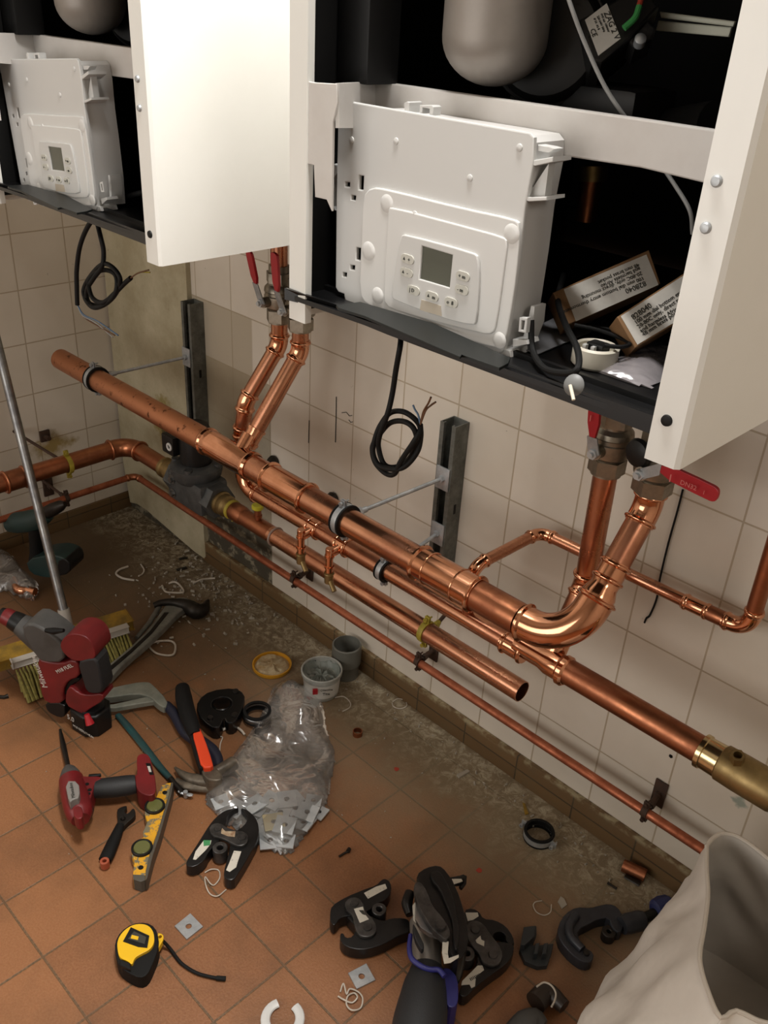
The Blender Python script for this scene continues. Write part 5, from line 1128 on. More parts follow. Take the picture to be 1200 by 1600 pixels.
# ---- pipe socket, paste tub and its lid
c = F(542, 1052); t = empty('pipe_socket', 'grey plastic pipe socket standing upright against the skirting', 'pipe socket', (c.x, c.y - 0.004, 0)); o = V((c.x, c.y - 0.004, 0))
bm = NB(); lathe(bm, o, Z, [(0.026, 0), (0.032, 0), (0.032, 0.035), (0.034, 0.038), (0.037, 0.042), (0.037, 0.094), (0.0355, 0.096), (0.033, 0.096), (0.033, 0.045), (0.029, 0.038), (0.029, 0.004), (0.026, 0)], 40); part('socket', bm, PVC, t)
bm = NB(); lathe(bm, o, Z, [(0, 0.001), (0.028, 0.001), (0.028, 0.012), (0, 0.012)], 30); part('bottom', bm, CASEBLACK, t)
c = F(502, 1080); o = V((c.x, c.y, 0)); t = empty('paste_tub', 'open white plastic tub of grey paste with a smeared rim, beside the pipe socket', 'tub', o)
bm = NB(); lathe(bm, o, Z, [(0, 0), (0.040, 0), (0.042, 0.003), (0.047, 0.058), (0.050, 0.060), (0.051, 0.070), (0.049, 0.072), (0.0465, 0.070), (0.0455, 0.055), (0.040, 0.02), (0, 0.02)], 44); part('tub_body', bm, TUBP, t)
bm = NB(); lathe(bm, o, Z, [(0, 0.046), (0.015, 0.052), (0.030, 0.044), (0.038, 0.050), (0.0445, 0.062), (0.045, 0.058), (0.042, 0.03), (0, 0.03)], 36)
for v in bm.verts:
    if v.co.z > 0.04: v.co += V((0, 0, random.uniform(-0.005, 0.008)))
part('paste', bm, PASTE, t, 'grey joint paste')
lbm = NB(); lathe(lbm, o, Z, [(0.0436, 0.012), (0.0466, 0.052)], 44)
todel = [f for f in lbm.faces if not (f.calc_center_median() - o).normalized().dot(V((0.75, -0.65, 0))) > 0.25]; bmesh.ops.delete(lbm, geom=todel, context='FACES'); part('tub_label', lbm, mat('tub_label_white', 'C4C3BE', 0.5), t, 'white label')
sd = V((0.55, 0.83, 0)); outd = V((0.83, -0.55, 0))
bm = NB(); box(bm, o + outd * 0.0455 - sd * 0.022 + Z * 0.040, (0.006, 0.012, 0.014), (outd, sd, Z)); part('red_patch', bm, REDH, t, 'red print on label')
text('lettering', 'Oloctite', 0.009, o + outd * 0.0472 - sd * 0.010 + Z * 0.040, sd, Z, INK, t); text('lettering', 'Tite', 0.011, o + outd * 0.0466 - sd * 0.004 + Z * 0.026, sd, Z, INK, t)
c = F(425, 1042); o = V((c.x, c.y, 0)); t = empty('tub_lid', 'yellow tub lid lying upside down with dried paste in it', 'lid', o)
bm = NB(); lathe(bm, o, Z, [(0, 0), (0.048, 0), (0.050, 0.003), (0.050, 0.011), (0.047, 0.011), (0.046, 0.004), (0, 0.004)], 40); part('lid', bm, LIDY, t)
bm = NB(); lathe(bm, o, Z, [(0, 0.008), (0.012, 0.009), (0.025, 0.007), (0.036, 0.008), (0.044, 0.004), (0, 0.0035)], 26)
for v in bm.verts:
    if v.co.z > 0.0045: v.co += V((random.uniform(-.002, .002), random.uniform(-.002, .002), random.uniform(-0.002, 0.006)))
part('dried_paste', bm, mat('dry_paste', 'B5A88A', 0.8, hex2='8a6a3a', var_scale=60), t, 'crumbly dried paste')

# ---- clear bag of washers
blob = [(440, 1066), (475, 1070), (498, 1082), (508, 1110), (512, 1145), (527, 1182), (520, 1215), (512, 1262), (480, 1305), (452, 1343), (420, 1330), (395, 1315), (345, 1285), (322, 1262), (318, 1240), (345, 1205), (375, 1165), (400, 1130), (418, 1095), (424, 1075)]
out = chaikin([F(u, v, 0.002) for u, v in blob], 1)
washers = [(345, 1252, .02), (368, 1262, .01), (398, 1255, .02), (402, 1264, .012), (425, 1250, .02), (448, 1248, .02), (462, 1262, .012), (480, 1268, .02), (474, 1284, .012), (490, 1250, .016), (428, 1283, .024), (445, 1288, .028), (447, 1313, .018), (422, 1312, .012), (412, 1290, .008), (460, 1246, .008), (438, 1268, .014), (405, 1282, .006), (498, 1268, .008)]
for k, (u, v, z) in enumerate(washers):
    rr = random.Random(k); washer((u, v), z, {10: 1.05, 11: 0.62, 12: 0.7, 13: 0.95}.get(k, rr.uniform(0, 1.5)), 'square zinc washer lying loose inside the clear plastic bag', 0.042 if k % 3 else 0.034, (rr.uniform(-.15, .15), rr.uniform(-.15, .15)) if k < 10 else (rr.uniform(-.05, .05), rr.uniform(-.05, .05)), mat('washer_brass', 'C9BE98', 0.4, 0.6) if k == 10 else ZINC_PALE, 'square washers in the clear bag')
cc = F(455, 1130)
bm = NB(); pillow(bm, out, 0.0015, 0.055, 11, 0.42, 0.0055, lambda x, y: 0.75 + 0.7 * max(0, 1 - ((x - cc.x) ** 2 + (y - cc.y) ** 2) / 0.012), 0.03)
solo('plastic_bag', bm, CLEARBAG, 'large crumpled clear plastic bag with square washers in its lower corner', 'bag')

# ---- claw hammer
t = empty('hammer', 'claw hammer with black and orange grip lying over the hacksaw handle', 'hammer', F(305, 1160))
bm = NB(); sw(bm, [(285, 1075, 11), (287, 1090, 13), (293, 1115, 13), (300, 1135, 12), (306, 1150, 10)], 0.052, 16, sm=3); part('grip', bm, RUBBER, t, 'black rubber grip')
bm = NB(); slab(bm, M0([(905, 978), (925, 985), (960, 1060), (995, 1165), (1000, 1195), (945, 1200), (925, 1120), (902, 1040)]), 0.062, 0.022, 1, 0.003); part('orange_grip', bm, ORANGE, t, 'orange handle part')
bm = NB(); slab(bm, M0([(895, 1000), (910, 1040), (950, 1200), (935, 1200), (905, 1110), (888, 1040)]), 0.058, 0.018, 0, 0.001); part('grip_edge', bm, RUBBER, t)
bm = NB(); slab(bm, J6([(205, 695), (270, 685), (335, 735), (345, 790), (300, 800), (240, 790), (200, 745)]), 0.050, 0.044, 1, 0.004); part('hammer_cheek', bm, HAMMER, t)
bm = NB(); sw(bm, [(270 + x / 4.444, 1040 + y / 4.444, r / 4.444, z) for x, y, r, z in [(330, 770, 46, .026), (270, 795, 50, .026), (200, 795, 46, .024), (120, 780, 36, .022), (60, 748, 24, .02), (15, 708, 9, .018)]], None, 14, (1, .9), sm=4); part('claw', bm, HAMMER, t)
bm = NB(); sw(bm, [(270 + x / 4.444, 1040 + y / 4.444, r / 4.444, z) for x, y, r, z in [(330, 825, 40, .012), (260, 845, 42, .012), (180, 842, 38, .012), (90, 832, 34, .012), (20, 795, 20, .011)]], None, 14, (1, .8), sm=4); part('claw', bm, HAMMER, t)
bm = NB(); sw(bm, [(335, 1208, 9, .022), (352, 1200, 11, .022), (366, 1192, 11, .022)], None, 18); part('face', bm, HAMMER, t)
# ---- hacksaw
t = empty('hacksaw', 'hacksaw with grey bow, dark blue handle and teal blade under the hammer', 'hacksaw', F(250, 1120))
bm = NB(); slab(bm, M0([(470, 835), (620, 800), (690, 793), (715, 805), (790, 885), (775, 918), (745, 905), (700, 862), (640, 850), (490, 872), (470, 860)]), 0.030, 0.018, 1, 0.003); part('bow', bm, SAWGREY, t, 'grey metal bow')
bm = NB(); slab(bm, M0([(490, 900), (530, 900), (700, 862), (735, 885), (640, 900), (540, 918), (500, 918)]), 0.026, 0.012, 0, 0.002); part('bow_arm', bm, SAWGREY, t)
bm = NB(); sw(bm, [(x / 3, 800 + y / 3, r / 3) for x, y, r in [(780, 905, 22), (820, 950, 26), (870, 1030, 30), (940, 1080, 32), (990, 1120, 34), (1018, 1160, 28), (1022, 1195, 20)]], 0.018, 16, sm=4); part('handle', bm, NAVY, t, 'dark blue handle')
bm = NB(); sw(bm, [(184, 1117, 5), (200, 1135, 6), (225, 1166, 6), (250, 1198, 5.5), (268, 1218, 5)], 0.008, 12, (1, .6), sm=3); part('blade_cover', bm, TEAL, t, 'teal blade')
bm = NB(); sw(bm, [(266, 1217, 5), (280, 1233, 5), (284, 1240, 4)], 0.010, 12); part('blade_holder', bm, DARKSTEEL, t)
bm = NB(); c = F(290, 1241, 0.010); cyl(bm, c - Z * 0.008, c + Z * 0.008, 0.005, 12)
for a in (0.5, 3.6): d = V((math.cos(a), math.sin(a), 0.2)); sweep(bm, [c + d * 0.003, c + d * 0.011, c + d * 0.017], [0.004, 0.0048, 0.003], 12, True, (1, .5))
part('wing_nut', bm, ZINC, t, 'zinc wing nut')
# ---- big slip-joint wrench
t = empty('pipe_wrench', 'large grey pipe wrench with long twin handles, lying from the hacksaw to the corner', 'pipe wrench', F(240, 1000))
bm = NB(); slab(bm, M0([(470, 790), (470, 745), (600, 640), (700, 545), (770, 440), (800, 410), (850, 395), (890, 405), (880, 440), (830, 475), (780, 530), (680, 625), (600, 690), (490, 805)]), 0.030, 0.018, 1, 0.004); part('handle', bm, WRENCHG, t)
bm = NB(); slab(bm, M0([(500, 735), (610, 645), (700, 560), (770, 470), (790, 470), (715, 565), (620, 655), (510, 750)]), 0.0315, 0.002, 0, 0.0005); part('handle_groove', bm, DARKSTEEL, t)
bm = NB(); sw(bm, [(x / 3, 800 + y / 3, r / 3, z) for x, y, r, z in [(720, 438, 14, .03), (760, 425, 16, .034), (820, 425, 20, .034), (880, 440, 32, .03), (920, 465, 40, .026), (955, 455, 30, .024), (975, 415, 8, .022)]], None, 16, sm=4); part('jaw', bm, DARKSTEEL, t, 'dark curved jaw')
bm = NB(); sw(bm, [(x / 3, 800 + y / 3, r / 3) for x, y, r in [(755, 430, 12), (700, 520, 12), (640, 590, 10)]], 0.022, 12); part('second_handle', bm, WRENCHG, t)

# ---- rotary hammer standing on its battery
bl, bf, br_ = F(104, 1134), F(144, 1159), F(185, 1130)
e_ = V((0.87, 0.49, 0)).normalized(); n_ = V((0.49, -0.87, 0)).normalized()
pc = (bl + br_) / 2 + n_ * -0.01; pc.z = 0.1
t = empty('rotary_hammer', 'red and black cordless rotary hammer standing on its battery over the broom', 'power drill', (pc.x, pc.y, 0))
pln = (pc, n_)
def j5(l): return [(x / 4.615, 920 + y / 4.615, r / 4.615) for x, y, r in l]
def vpl(name, px, m, th0, th1, rnd=1, bev=0.004, label=None, tt=None):
    """side-on slab in the tool's upright plane from offset th0 (near) to th1 (far)"""
    bm = NB(); lp = [PL(u, v, pln[0] + pln[1] * th0, pln[1]) for u, v in px]
    if rnd: lp = chaikin(lp, rnd)
    plate(bm, lp, -pln[1] * (th0 - th1), (), bev, 3); return part(name, bm, m, tt or t, label)
bm = NB(); sw(bm, j5([(-10, 165, 40), (5, 178, 50), (35, 195, 55)]), plane=pln); part('chuck', bm, BLACKPL, t)
bm = NB(); sw(bm, j5([(35, 195, 60), (55, 203, 64), (90, 222, 64)]), plane=pln, n=28); part('chuck_sleeve', bm, RED, t, 'red sleeve ring')
bm = NB(); sw(bm, j5([(88, 221, 68), (120, 238, 74), (150, 255, 76)]), plane=pln, n=28); part('chuck_collar', bm, BLACKPL, t)
bm = NB(); sw(bm, j5([(148, 254, 78), (220, 300, 95), (300, 350, 112), (380, 390, 118), (450, 415, 112), (500, 430, 95)]), plane=pln, n=32, sm=3); part('gear_housing', bm, GREYRUB, t, 'grey rubber gear housing')
vpl('rear_housing', J5([(430, 400), (465, 345), (530, 322), (600, 335), (655, 378), (682, 440), (690, 495), (650, 515), (560, 525), (500, 505), (445, 450)]), RED, 0.044, -0.02, 1, 0.018, 'red rear cover')
bm = NB(); sw(bm, j5([(330, 300, 16), (390, 305, 26), (460, 300, 14)]), plane=(pc + Z * 0.0 + n_ * 0.045, n_), n=14); part('speed_dial', bm, CASEBLACK, t)
vpl('gear_cover', J5([(140, 290), (210, 240), (330, 300), (470, 420), (455, 535), (330, 535), (262, 505)]), GREYRUB, 0.040, -0.02, 1, 0.010)
vpl('motor_housing', J5([(262, 500), (320, 525), (440, 540), (530, 510), (575, 560), (570, 640), (490, 665), (450, 740), (462, 830), (330, 832), (285, 740)]), RED, 0.038, -0.02, 1, 0.010)
vpl('motor_base', J5([(318, 825), (462, 822), (470, 920), (430, 935), (340, 890)]), BLACKPL, 0.036, -0.036, 1, 0.006)
vpl('grip', J5([(556, 530), (620, 508), (692, 502), (722, 610), (748, 745), (690, 764), (620, 748), (590, 650)]), DGREY, 0.046, 0.004, 1, 0.010, 'black rubber grip')
vpl('handle_foot', J5([(472, 750), (505, 700), (560, 755), (640, 770), (740, 755), (752, 805), (640, 872), (600, 908), (560, 890), (470, 838)]), RED, 0.040, 0.0, 1, 0.008)
vpl('trigger_guard', J5([(500, 650), (570, 640), (575, 665), (520, 690), (490, 750), (465, 770), (460, 730)]), CASEBLACK, 0.030, -0.030, 1, 0.004)
ctr = (bl + br_) / 2; dl = (bf - bl); dr = (br_ - bf); 
bm = NB(); q = [bl, bf, br_, bl + dr]; plate(bm, chaikin([p + Z * 0.060 for p in q], 1), (0, 0, -0.058), (), 0.006, 3); bt = part('battery', bm, BLACKPL, t, 'black battery')
bm = NB(); plate(bm, chaikin([p * 1.0 + (ctr - V(p)) * 0.25 + Z * 0.064 for p in q], 1), (0, 0, -0.004)); part('battery_top', bm, DGREY, bt)
bm = NB(); a = bf.lerp(br_, 0.05) + Z * 0.078; sweep(bm, [PL(*J5([(625, 905)])[0], pc + n_ * 0.05, n_), PL(*J5([(650, 975)])[0], pc + n_ * 0.055, n_)], [0.006, 0.010], 12); part('release_button', bm, REDH, bt, 'red release button')
dfl = (bf - bl).normalized(); text('lettering', '5.0', 0.020, bl.lerp(bf, 0.12) - dfl.cross(Z) * -0.001 + dfl.cross(Z) * 0.001 + Z * 0.030, dfl, Z, mat('pale_print', 'B9B4AC', 0.5), bt)
text('lettering', 'M18 REDLITHIUM', 0.009, bl.lerp(bf, 0.30) + dfl.cross(Z) * 0.001 + Z * 0.014, dfl, Z, MATS['pale_print'], bt)
A0 = PL(*J5([(345, 715)])[0], pc + n_ * 0.0386, n_); A1 = PL(*J5([(275, 545)])[0], pc + n_ * 0.0386, n_); text('lettering', 'Milwaukee', 0.021, A0, A1 - A0, n_.cross(A1 - A0), MATS['pale_print'], t)
A0 = PL(*J5([(415, 612)])[0], pc + n_ * 0.0386, n_); A1 = PL(*J5([(520, 565)])[0], pc + n_ * 0.0386, n_); text('lettering', 'M18 FUEL', 0.013, A0, A1 - A0, n_.cross(A1 - A0), MATS['pale_print'], t)
bm = NB(); sweep(bm, [F(94, 1140, 0.008), F(99, 1165, 0.008), F(106, 1196, 0.02), F(108, 1210, 0.033)], [0.003, 0.0062, 0.0052, 0.0045], 12)
# ---- impact driver on its side
t = empty('impact_driver', 'red and black impact driver lying on its side without battery, beside the spirit level', 'impact driver', F(150, 1245))
part('drill_bit', bm, DARKSTEEL, t, 'dark steel bit')
def j8(l): return [(60 + x / 5, 1180 + y / 5, r / 5) for x, y, r in l]
bm = NB(); sw(bm, j8([(228, 95, 30), (238, 120, 56), (248, 160, 78), (255, 195, 88)]), 0.038, 26); part('nose', bm, GREYRUB, t, 'grey nose')
bm = NB(); sw(bm, j8([(255, 190, 92), (268, 250, 100), (290, 330, 106), (308, 400, 108), (322, 460, 100), (330, 505, 70)]), 0.042, 28, sm=3); hb = part('motor_housing', bm, RED, t)
bm = NB(); sw(bm, j8([(345, 370, 60), (358, 440, 72), (352, 490, 56)]), 0.030, 22, sm=3); part('rear_rubber', bm, DGREY, t)
bm = NB(); slab(bm, J8([(275, 405), (330, 390), (350, 440), (345, 490), (300, 500), (270, 460)]), 0.082, 0.03, 1, 0.004); part('end_cap', bm, RED, t)
bm = NB(); slab(bm, J8([(205, 200), (315, 200), (325, 330), (270, 345), (240, 375)]), 0.0845, 0.02, 1, 0.002); st_ = part('name_plate', bm, mat('plate_grey', '7C7874', 0.5), t, 'grey name plate')
A0 = F(*J8([(235, 320)])[0], 0.0852); A1 = F(*J8([(225, 205)])[0], 0.0852); 
text('lettering', 'Milwaukee', 0.010, F(*J8([(287, 330)])[0], 0.0852), F(*J8([(262, 205)])[0], 0.0852) - F(*J8([(287, 330)])[0], 0.0852), Z.cross(F(*J8([(262, 205)])[0], 0.0852) - F(*J8([(287, 330)])[0], 0.0852)), INK, t)
bm = NB(); slab(bm, J8([(320, 160), (400, 165), (470, 160), (500, 180), (440, 215), (420, 300), (400, 360), (330, 370)]), 0.054, 0.040, 1, 0.005); part('handle_base', bm, RED, t)
bm = NB(); sw(bm, j8([(395, 165, 16), (440, 165, 20), (490, 155, 12)]), 0.034, 14); part('trigger', bm, CASEBLACK, t)
bm = NB(); sw(bm, j8([(420, 265, 72), (500, 258, 80), (600, 248, 84), (700, 235, 82), (760, 225, 74)]), 0.036, 26, (1, .9), sm=3); part('grip', bm, DGREY, t, 'black rubber grip')
bm = NB(); slab(bm, J8([(750, 155), (775, 150), (765, 20), (790, -10), (840, -15), (870, 10), (885, 60), (918, 200), (918, 290), (880, 318), (820, 305), (770, 270)]), 0.052, 0.048, 1, 0.005); ft = part('battery_foot', bm, RED, t)
bm = NB(); slab(bm, J8([(838, 60), (875, 62), (902, 150), (870, 150)]), 0.0535, 0.003, 0, 0.0005); part('socket_label', bm, CASEBLACK, ft)
bm = NB(); slab(bm, J8([(850, 85), (872, 85), (884, 130), (864, 130)]), 0.0542, 0.001, 0, 0); part('label_print', bm, MATS['pale_print'], ft)
for q in ((380, 225), (400, 270), (392, 300)): disc('screw', J8([q])[0], 0.0045, 0.050, 0.0545, CASEBLACK, t)
# ---- adjustable wrench
t = empty('adjustable_wrench', 'dark adjustable wrench with a black grip and orange end ring', 'wrench', F(180, 1310))
bm = NB(); slab(bm, J8([(610, 430), (640, 405), (688, 392), (692, 408), (670, 440), (690, 460), (715, 440), (735, 415), (750, 418), (760, 450), (750, 480), (700, 520), (660, 560), (645, 580), (605, 560), (622, 505)]), 0.014, 0.012, 1, 0.0025, [(*J8([(662, 495)])[0], 0.005)]); part('head', bm, DARKSTEEL, t)
bm = NB(); sw(bm, j8([(660, 480, 18), (665, 515, 18)]), 0.010, 14); part('worm_screw', bm, DARKSTEEL, t)
bm = NB(); sw(bm, j8([(642, 545, 34), (615, 610, 42), (580, 690, 50), (545, 770, 54), (520, 820, 52)]), 0.011, 16, (1, .7), sm=3); part('grip', bm, RUBBER, t, 'black rubber grip')
ringpart('end_ring', J8([(516, 822)])[0], 0.0088, 0.004, 0.004, 0.021, mat('orange_end', '9A4A30', 0.5), t, 'orange end ring')
# ---- spirit level
t = empty('spirit_level', 'short worn yellow spirit level with two round vials', 'spirit level', F(238, 1300))
bm = NB(); slab(bm, J8([(965, 230), (1010, 215), (1050, 210), (1050, 245), (1000, 360), (990, 420), (960, 520), (930, 600), (870, 770), (845, 890), (835, 970), (800, 985), (740, 965), (738, 920), (750, 830), (728, 780), (728, 720), (760, 670), (820, 640), (815, 600), (850, 520), (830, 460), (835, 390), (870, 340), (920, 325)]), 0.030, 0.026, 0, 0.002); part('level_body', bm, YELLOWP, t, 'worn yellow body')
bm = NB(); slab(bm, J8([(1035, 212), (1054, 215), (1040, 300), (1000, 440), (950, 620), (895, 780), (850, 960), (835, 980), (838, 900), (870, 770), (930, 600), (990, 400), (1020, 300)]), 0.0315, 0.030, 0, 0.001); part('edge_rail', bm, mat('worn_aluminium', '5A554C', 0.5, 0.4), t, 'worn bare metal edge')
for q in ((908, 388), (808, 714)):
    ringpart('vial_ring', J8([q])[0], 0.0205, 0.0168, 0.028, 0.036, BLACKPL, t); disc('vial', J8([q])[0], 0.0170, 0.028, 0.034, ACRYL, t, 'greenish vial window')
for q in ((987, 290), (800, 876)): disc('rivet_hole', J8([q])[0], 0.0052, 0.029, 0.0306, CASEBLACK, t)
bm = NB(); slab(bm, J8([(738, 930), (835, 935), (833, 975), (800, 988), (742, 968)]), 0.0308, 0.029, 0, 0.001); part('end_cap', bm, mat('end_cap_grey', '4C4840', 0.6), t)

# ---- broom with a steel pole
t = empty('broom', 'push broom with yellow head, white strip and long steel pole leaning left', 'broom', F(105, 1000))
A = F(0, 1030, 0.055); Bq = F(202, 968, 0.055); d = (Bq - A).normalized(); sdv = Z.cross(d).normalized()
if sdv.y > 0: sdv = -sdv
A2 = A - d * 0.05
bm = NB(); box(bm, (A2 + Bq) / 2, ((Bq - A2).length, 0.052, 0.028), (d, sdv, Z), 0.004); part('broom_head', bm, WOODY, t, 'yellow broom head')
bm = NB(); lo_, hi_ = F(22, 1042, 0.062), F(194, 975, 0.062); box(bm, (lo_ + hi_) / 2 + sdv * 0.004, ((hi_ - lo_).length, 0.014, 0.018), (d, sdv, Z), 0.003); part('white_strip', bm, WHITEBAR, t, 'white plastic strip')
rnd = random.Random(5); k = 0
bm = NB()
for i in range(34):
    for j in range(3):
        s_ = lo_.lerp(hi_, (i + 0.5) / 34) - Z * 0.012 + sdv * (0.008 + 0.012 * j - 0.01)
        tip = s_ + sdv * (0.030 + 0.012 * j) + d * rnd.uniform(-0.006, 0.006); tip.z = 0.004
        sweep(bm, [s_, (s_ + tip) / 2 + sdv * 0.006, tip], [0.0024, 0.0038, 0.0052], 7)
part('bristles', bm, BRISTLE, t, 'yellow bristles', kind='stuff')
bm = NB(); pb = F(104, 972, 0.060); pt = L(-70, 272, 0.03); cyl(bm, pb, pt, 0.0115, 22); part('pole', bm, STEEL, t, 'bare steel pole')
bm = NB(); cyl(bm, pb - Z * 0.01, pb + (pt - pb).normalized() * 0.035, 0.0150, 18); part('pole_socket', bm, WHITEBAR, t)

# ---- green cordless drill at the left edge
gp = F(75, 905); pln = (V((gp.x, gp.y, 0.1)), n_)
t = empty('cordless_drill', 'dark green cordless drill standing upright on its battery at the left edge', 'power drill', (gp.x, gp.y, 0))
def m0(l): return [(x / 3, 800 + y / 3, r / 3) for x, y, r in l]
bm = NB(); sw(bm, m0([(45, 55, 40), (80, 50, 50), (150, 40, 52), (200, 20, 44), (225, 5, 34)]), plane=pln, n=24, sm=3); part('motor_housing', bm, GREEN, t)
bm = NB(); sw(bm, m0([(215, 5, 30), (245, -10, 32), (285, -30, 26), (305, -38, 12)]), plane=pln, n=20); part('chuck', bm, DARKSTEEL, t)
bm = NB(); sw(bm, m0([(165, 70, 34), (168, 130, 30), (172, 190, 32), (175, 230, 40)]), plane=pln, n=20, sm=3); part('grip', bm, RUBBER, t)
vpl('battery', M0([(118, 225), (240, 200), (300, 215), (325, 240), (325, 290), (265, 305), (215, 310), (140, 290)]), GREEN, 0.036, -0.036, 1, 0.006, 'dark green battery foot', t)
vpl('battery_end', M0([(265, 235), (300, 215), (330, 245), (328, 285), (270, 305)]), BLACKPL, 0.038, -0.030, 1, 0.003, None, t)
bm = NB(); sw(bm, [(77, 800, 4), (76, 770, 4)], plane=pln); bm.free()

# ---- clear bag with copper elbows at the left edge
bm = NB(); pillow(bm, [F(u, v, 0.002) for u, v in [(-40, 862), (0, 862), (22, 870), (35, 890), (62, 912), (62, 930), (52, 942), (30, 935), (10, 925), (-40, 930)]], 0.0015, 0.045, 5, 0.4, 0.008)
solo('plastic_bag', bm, CLEARBAG, 'small clear plastic bag with copper fittings at the left edge', 'bag')
bm = NB(); ar2, _t = arc(F(18, 905, 0.018), F(30, 925, 0.018), F(56, 918, 0.018), 0.02); sweep(bm, [F(22, 906, 0.018)] + ar2 + [F(55, 925, 0.018)], 0.012, 20); solo('copper_elbow', bm, COPPER_BRIGHT, 'copper elbow fitting inside the small clear bag', 'copper fitting')

# ---- white woven sack, open at the top, standing in the right corner of the view
rimpx = [(1104, 1322), (1116, 1308), (1134, 1303), (1160, 1312), (1200, 1343), (1262, 1400), (1330, 1480), (1345, 1570), (1290, 1605), (1200, 1600), (1150, 1580), (1127, 1592), (1108, 1555), (1093, 1500), (1100, 1450), (1106, 1400), (1104, 1360)]
rim = spline([F(u, v, 0.34) for u, v in rimpx] + [F(1104, 1322, 0.34)], 4)[:-1]
nR = len(rim); base_c = V((2.33, -0.40, 0)); 
def base_pt(k):
    p = rim[k]; return p
bcorn = chaikin([V((2.062, -0.100, 0)), V((2.048, -0.24, 0)), V((2.036, -0.36, 0)), V((2.05, -0.52, 0)), V((2.12, -0.66, 0)), V((2.3, -0.74, 0)), V((2.55, -0.70, 0)), V((2.66, -0.5, 0)), V((2.66, -0.25, 0)), V((2.5, -0.10, 0)), V((2.3, -0.075, 0)), V((2.15, -0.075, 0))], 2)
def resample(loop, n, start):
    L_ = [(loop[(i + 1) % len(loop)] - loop[i]).length for i in range(len(loop))]; tot = sum(L_); i0 = min(range(len(loop)), key=lambda i: (loop[i] - start).length); out = []; acc = 0; i = i0; pos = 0
    for k in range(n):
        tgt = tot * k / n
        while acc + L_[i % len(loop)] < tgt: acc += L_[i % len(loop)]; i += 1
        a = loop[i % len(loop)]; b = loop[(i + 1) % len(loop)]; out.append(a.lerp(b, (tgt - acc) / L_[i % len(loop)]))
    return out
def area2(lp): return sum(lp[i].x * lp[(i + 1) % len(lp)].y - lp[(i + 1) % len(lp)].x * lp[i].y for i in range(len(lp)))
NS = 96
rim = resample(rim, NS, rim[0])
if area2(bcorn) * area2(rim) < 0: bcorn.reverse()
base = resample(bcorn, NS, V((2.062, -0.11, 0)))
rb = random.Random(3)
bm = NB(); rows = []; M_ = 22
for j in range(M_ + 1):
    f = j / M_; row = []
    for k in range(NS):
        p = base[k].lerp(rim[k], f); p.z = 0.004 + (0.336 + 0.0) * f
        bulge = math.sin(f * PI) * 0.016; o = (p - V((2.33, -0.40, p.z))).normalized()
        cr = math.sin(k * 0.55 + f * 5) * math.sin(k * 0.21 - f * 9 + 1) * 0.012 * math.sin(f * PI) + math.sin(k * 1.3 + f * 14) * 0.004 * math.sin(f * PI)
        row.append(bm.verts.new(p + o * (bulge + cr)))
    rows.append(row)
# folded hem over the rim and the inner skin
for j in range(M_, -1, -1):
    f = j / M_; row = []
    for k in range(NS):
        c = rows[j][k].co; o = (c - V((2.33, -0.40, c.z))).normalized(); row.append(bm.verts.new(c - o * 0.0025 + (Z * 0.001 if j == M_ else V((0, 0, 0.002 if j == 0 else 0)))))
    rows.append(row)
for a, b in zip(rows, rows[1:]):
    for k in range(NS): bm.faces.new((a[k], a[(k + 1) % NS], b[(k + 1) % NS], b[k]))
bm.faces.new(rows[0][::-1]); bm.faces.new(rows[-1])
t = empty('woven_sack', 'large white woven plastic sack standing open at the lower right corner', 'sack', (2.33, -0.40, 0))
part('sack_body', bm, M_SACK, t, smooth=60)
bm = NB(); hp = [rows[M_][k].co.copy() for k in range(0)]; hm = [rim[k].copy() for k in range(NS)]
sweep(bm, [p + Z * 0.001 for p in hm] + [hm[0] + Z * 0.001], 0.0035, 8, False, (1, 1)); part('hem', bm, mat('sack_hem', 'C9C1B6', 0.6), t, 'rolled white hem')

# ---- white split ring at the bottom edge
t0_ = F(*T1([(125, 1175)])[0], 0.004); bm = NB()
x_ = [t0_ + (X * math.cos(a) + Y * math.sin(a)) * 0.029 for a in [2.75 + i * (5.2 / 24) for i in range(25)]]
sweep(bm, x_, 0.008, 10, True, (1, .45)); solo('split_ring', bm, WHITEPL, 'white plastic split ring at the bottom edge of the photo', 'ring')

# ---- scraps
def loop(label, px, z, r, m=SCRAP, name='cable_tie_scrap', cat='scrap', group=None):
    bm = NB(); n_p = len(px); wire(bm, [F(*q, z + 0.003 * (i % 2)) for i, q in enumerate(px)], r, 8, 6); return solo(name, bm, m, label, cat, group)
loop('curled clear plastic scrap below the jaw with the green sticker', T0([(960, 490), (990, 475), (1025, 480), (1030, 515), (1005, 548), (985, 540), (962, 510), (965, 550), (985, 590), (1020, 600), (1060, 570)]), 0.002, 0.0012)
loop('tangle of clear plastic tie beside the square washer and press tool', T1([(395, 1050), (410, 1010), (425, 1060), (440, 1035), (480, 1050), (500, 1080), (490, 1125), (450, 1135), (425, 1110), (430, 1070), (460, 1055), (475, 1075), (450, 1100), (410, 1085), (385, 1070)]), 0.003, 0.0014)
loop('curled pale shaving on the floor left of the pipe cutter', T2([(140, 622), (110, 628), (100, 645), (115, 675), (150, 690), (180, 675), (185, 640)]), 0.002, 0.0011)
loop('white curled tie beside the press ring and clear bag', J6([(345, 450), (380, 428), (430, 425), (470, 445), (500, 480)]), 0.004, 0.0028)
loop('small white twisted thread below the press ring', J6([(325, 492), (345, 500), (330, 545), (325, 610)]), 0.002, 0.0014)
loop('white oval ring of tie on the floor right of the pipe wrench', M0([(745, 605), (800, 605), (822, 625), (815, 665), (780, 672), (730, 660), (700, 628), (730, 608), (790, 602)]), 0.002, 0.0028)
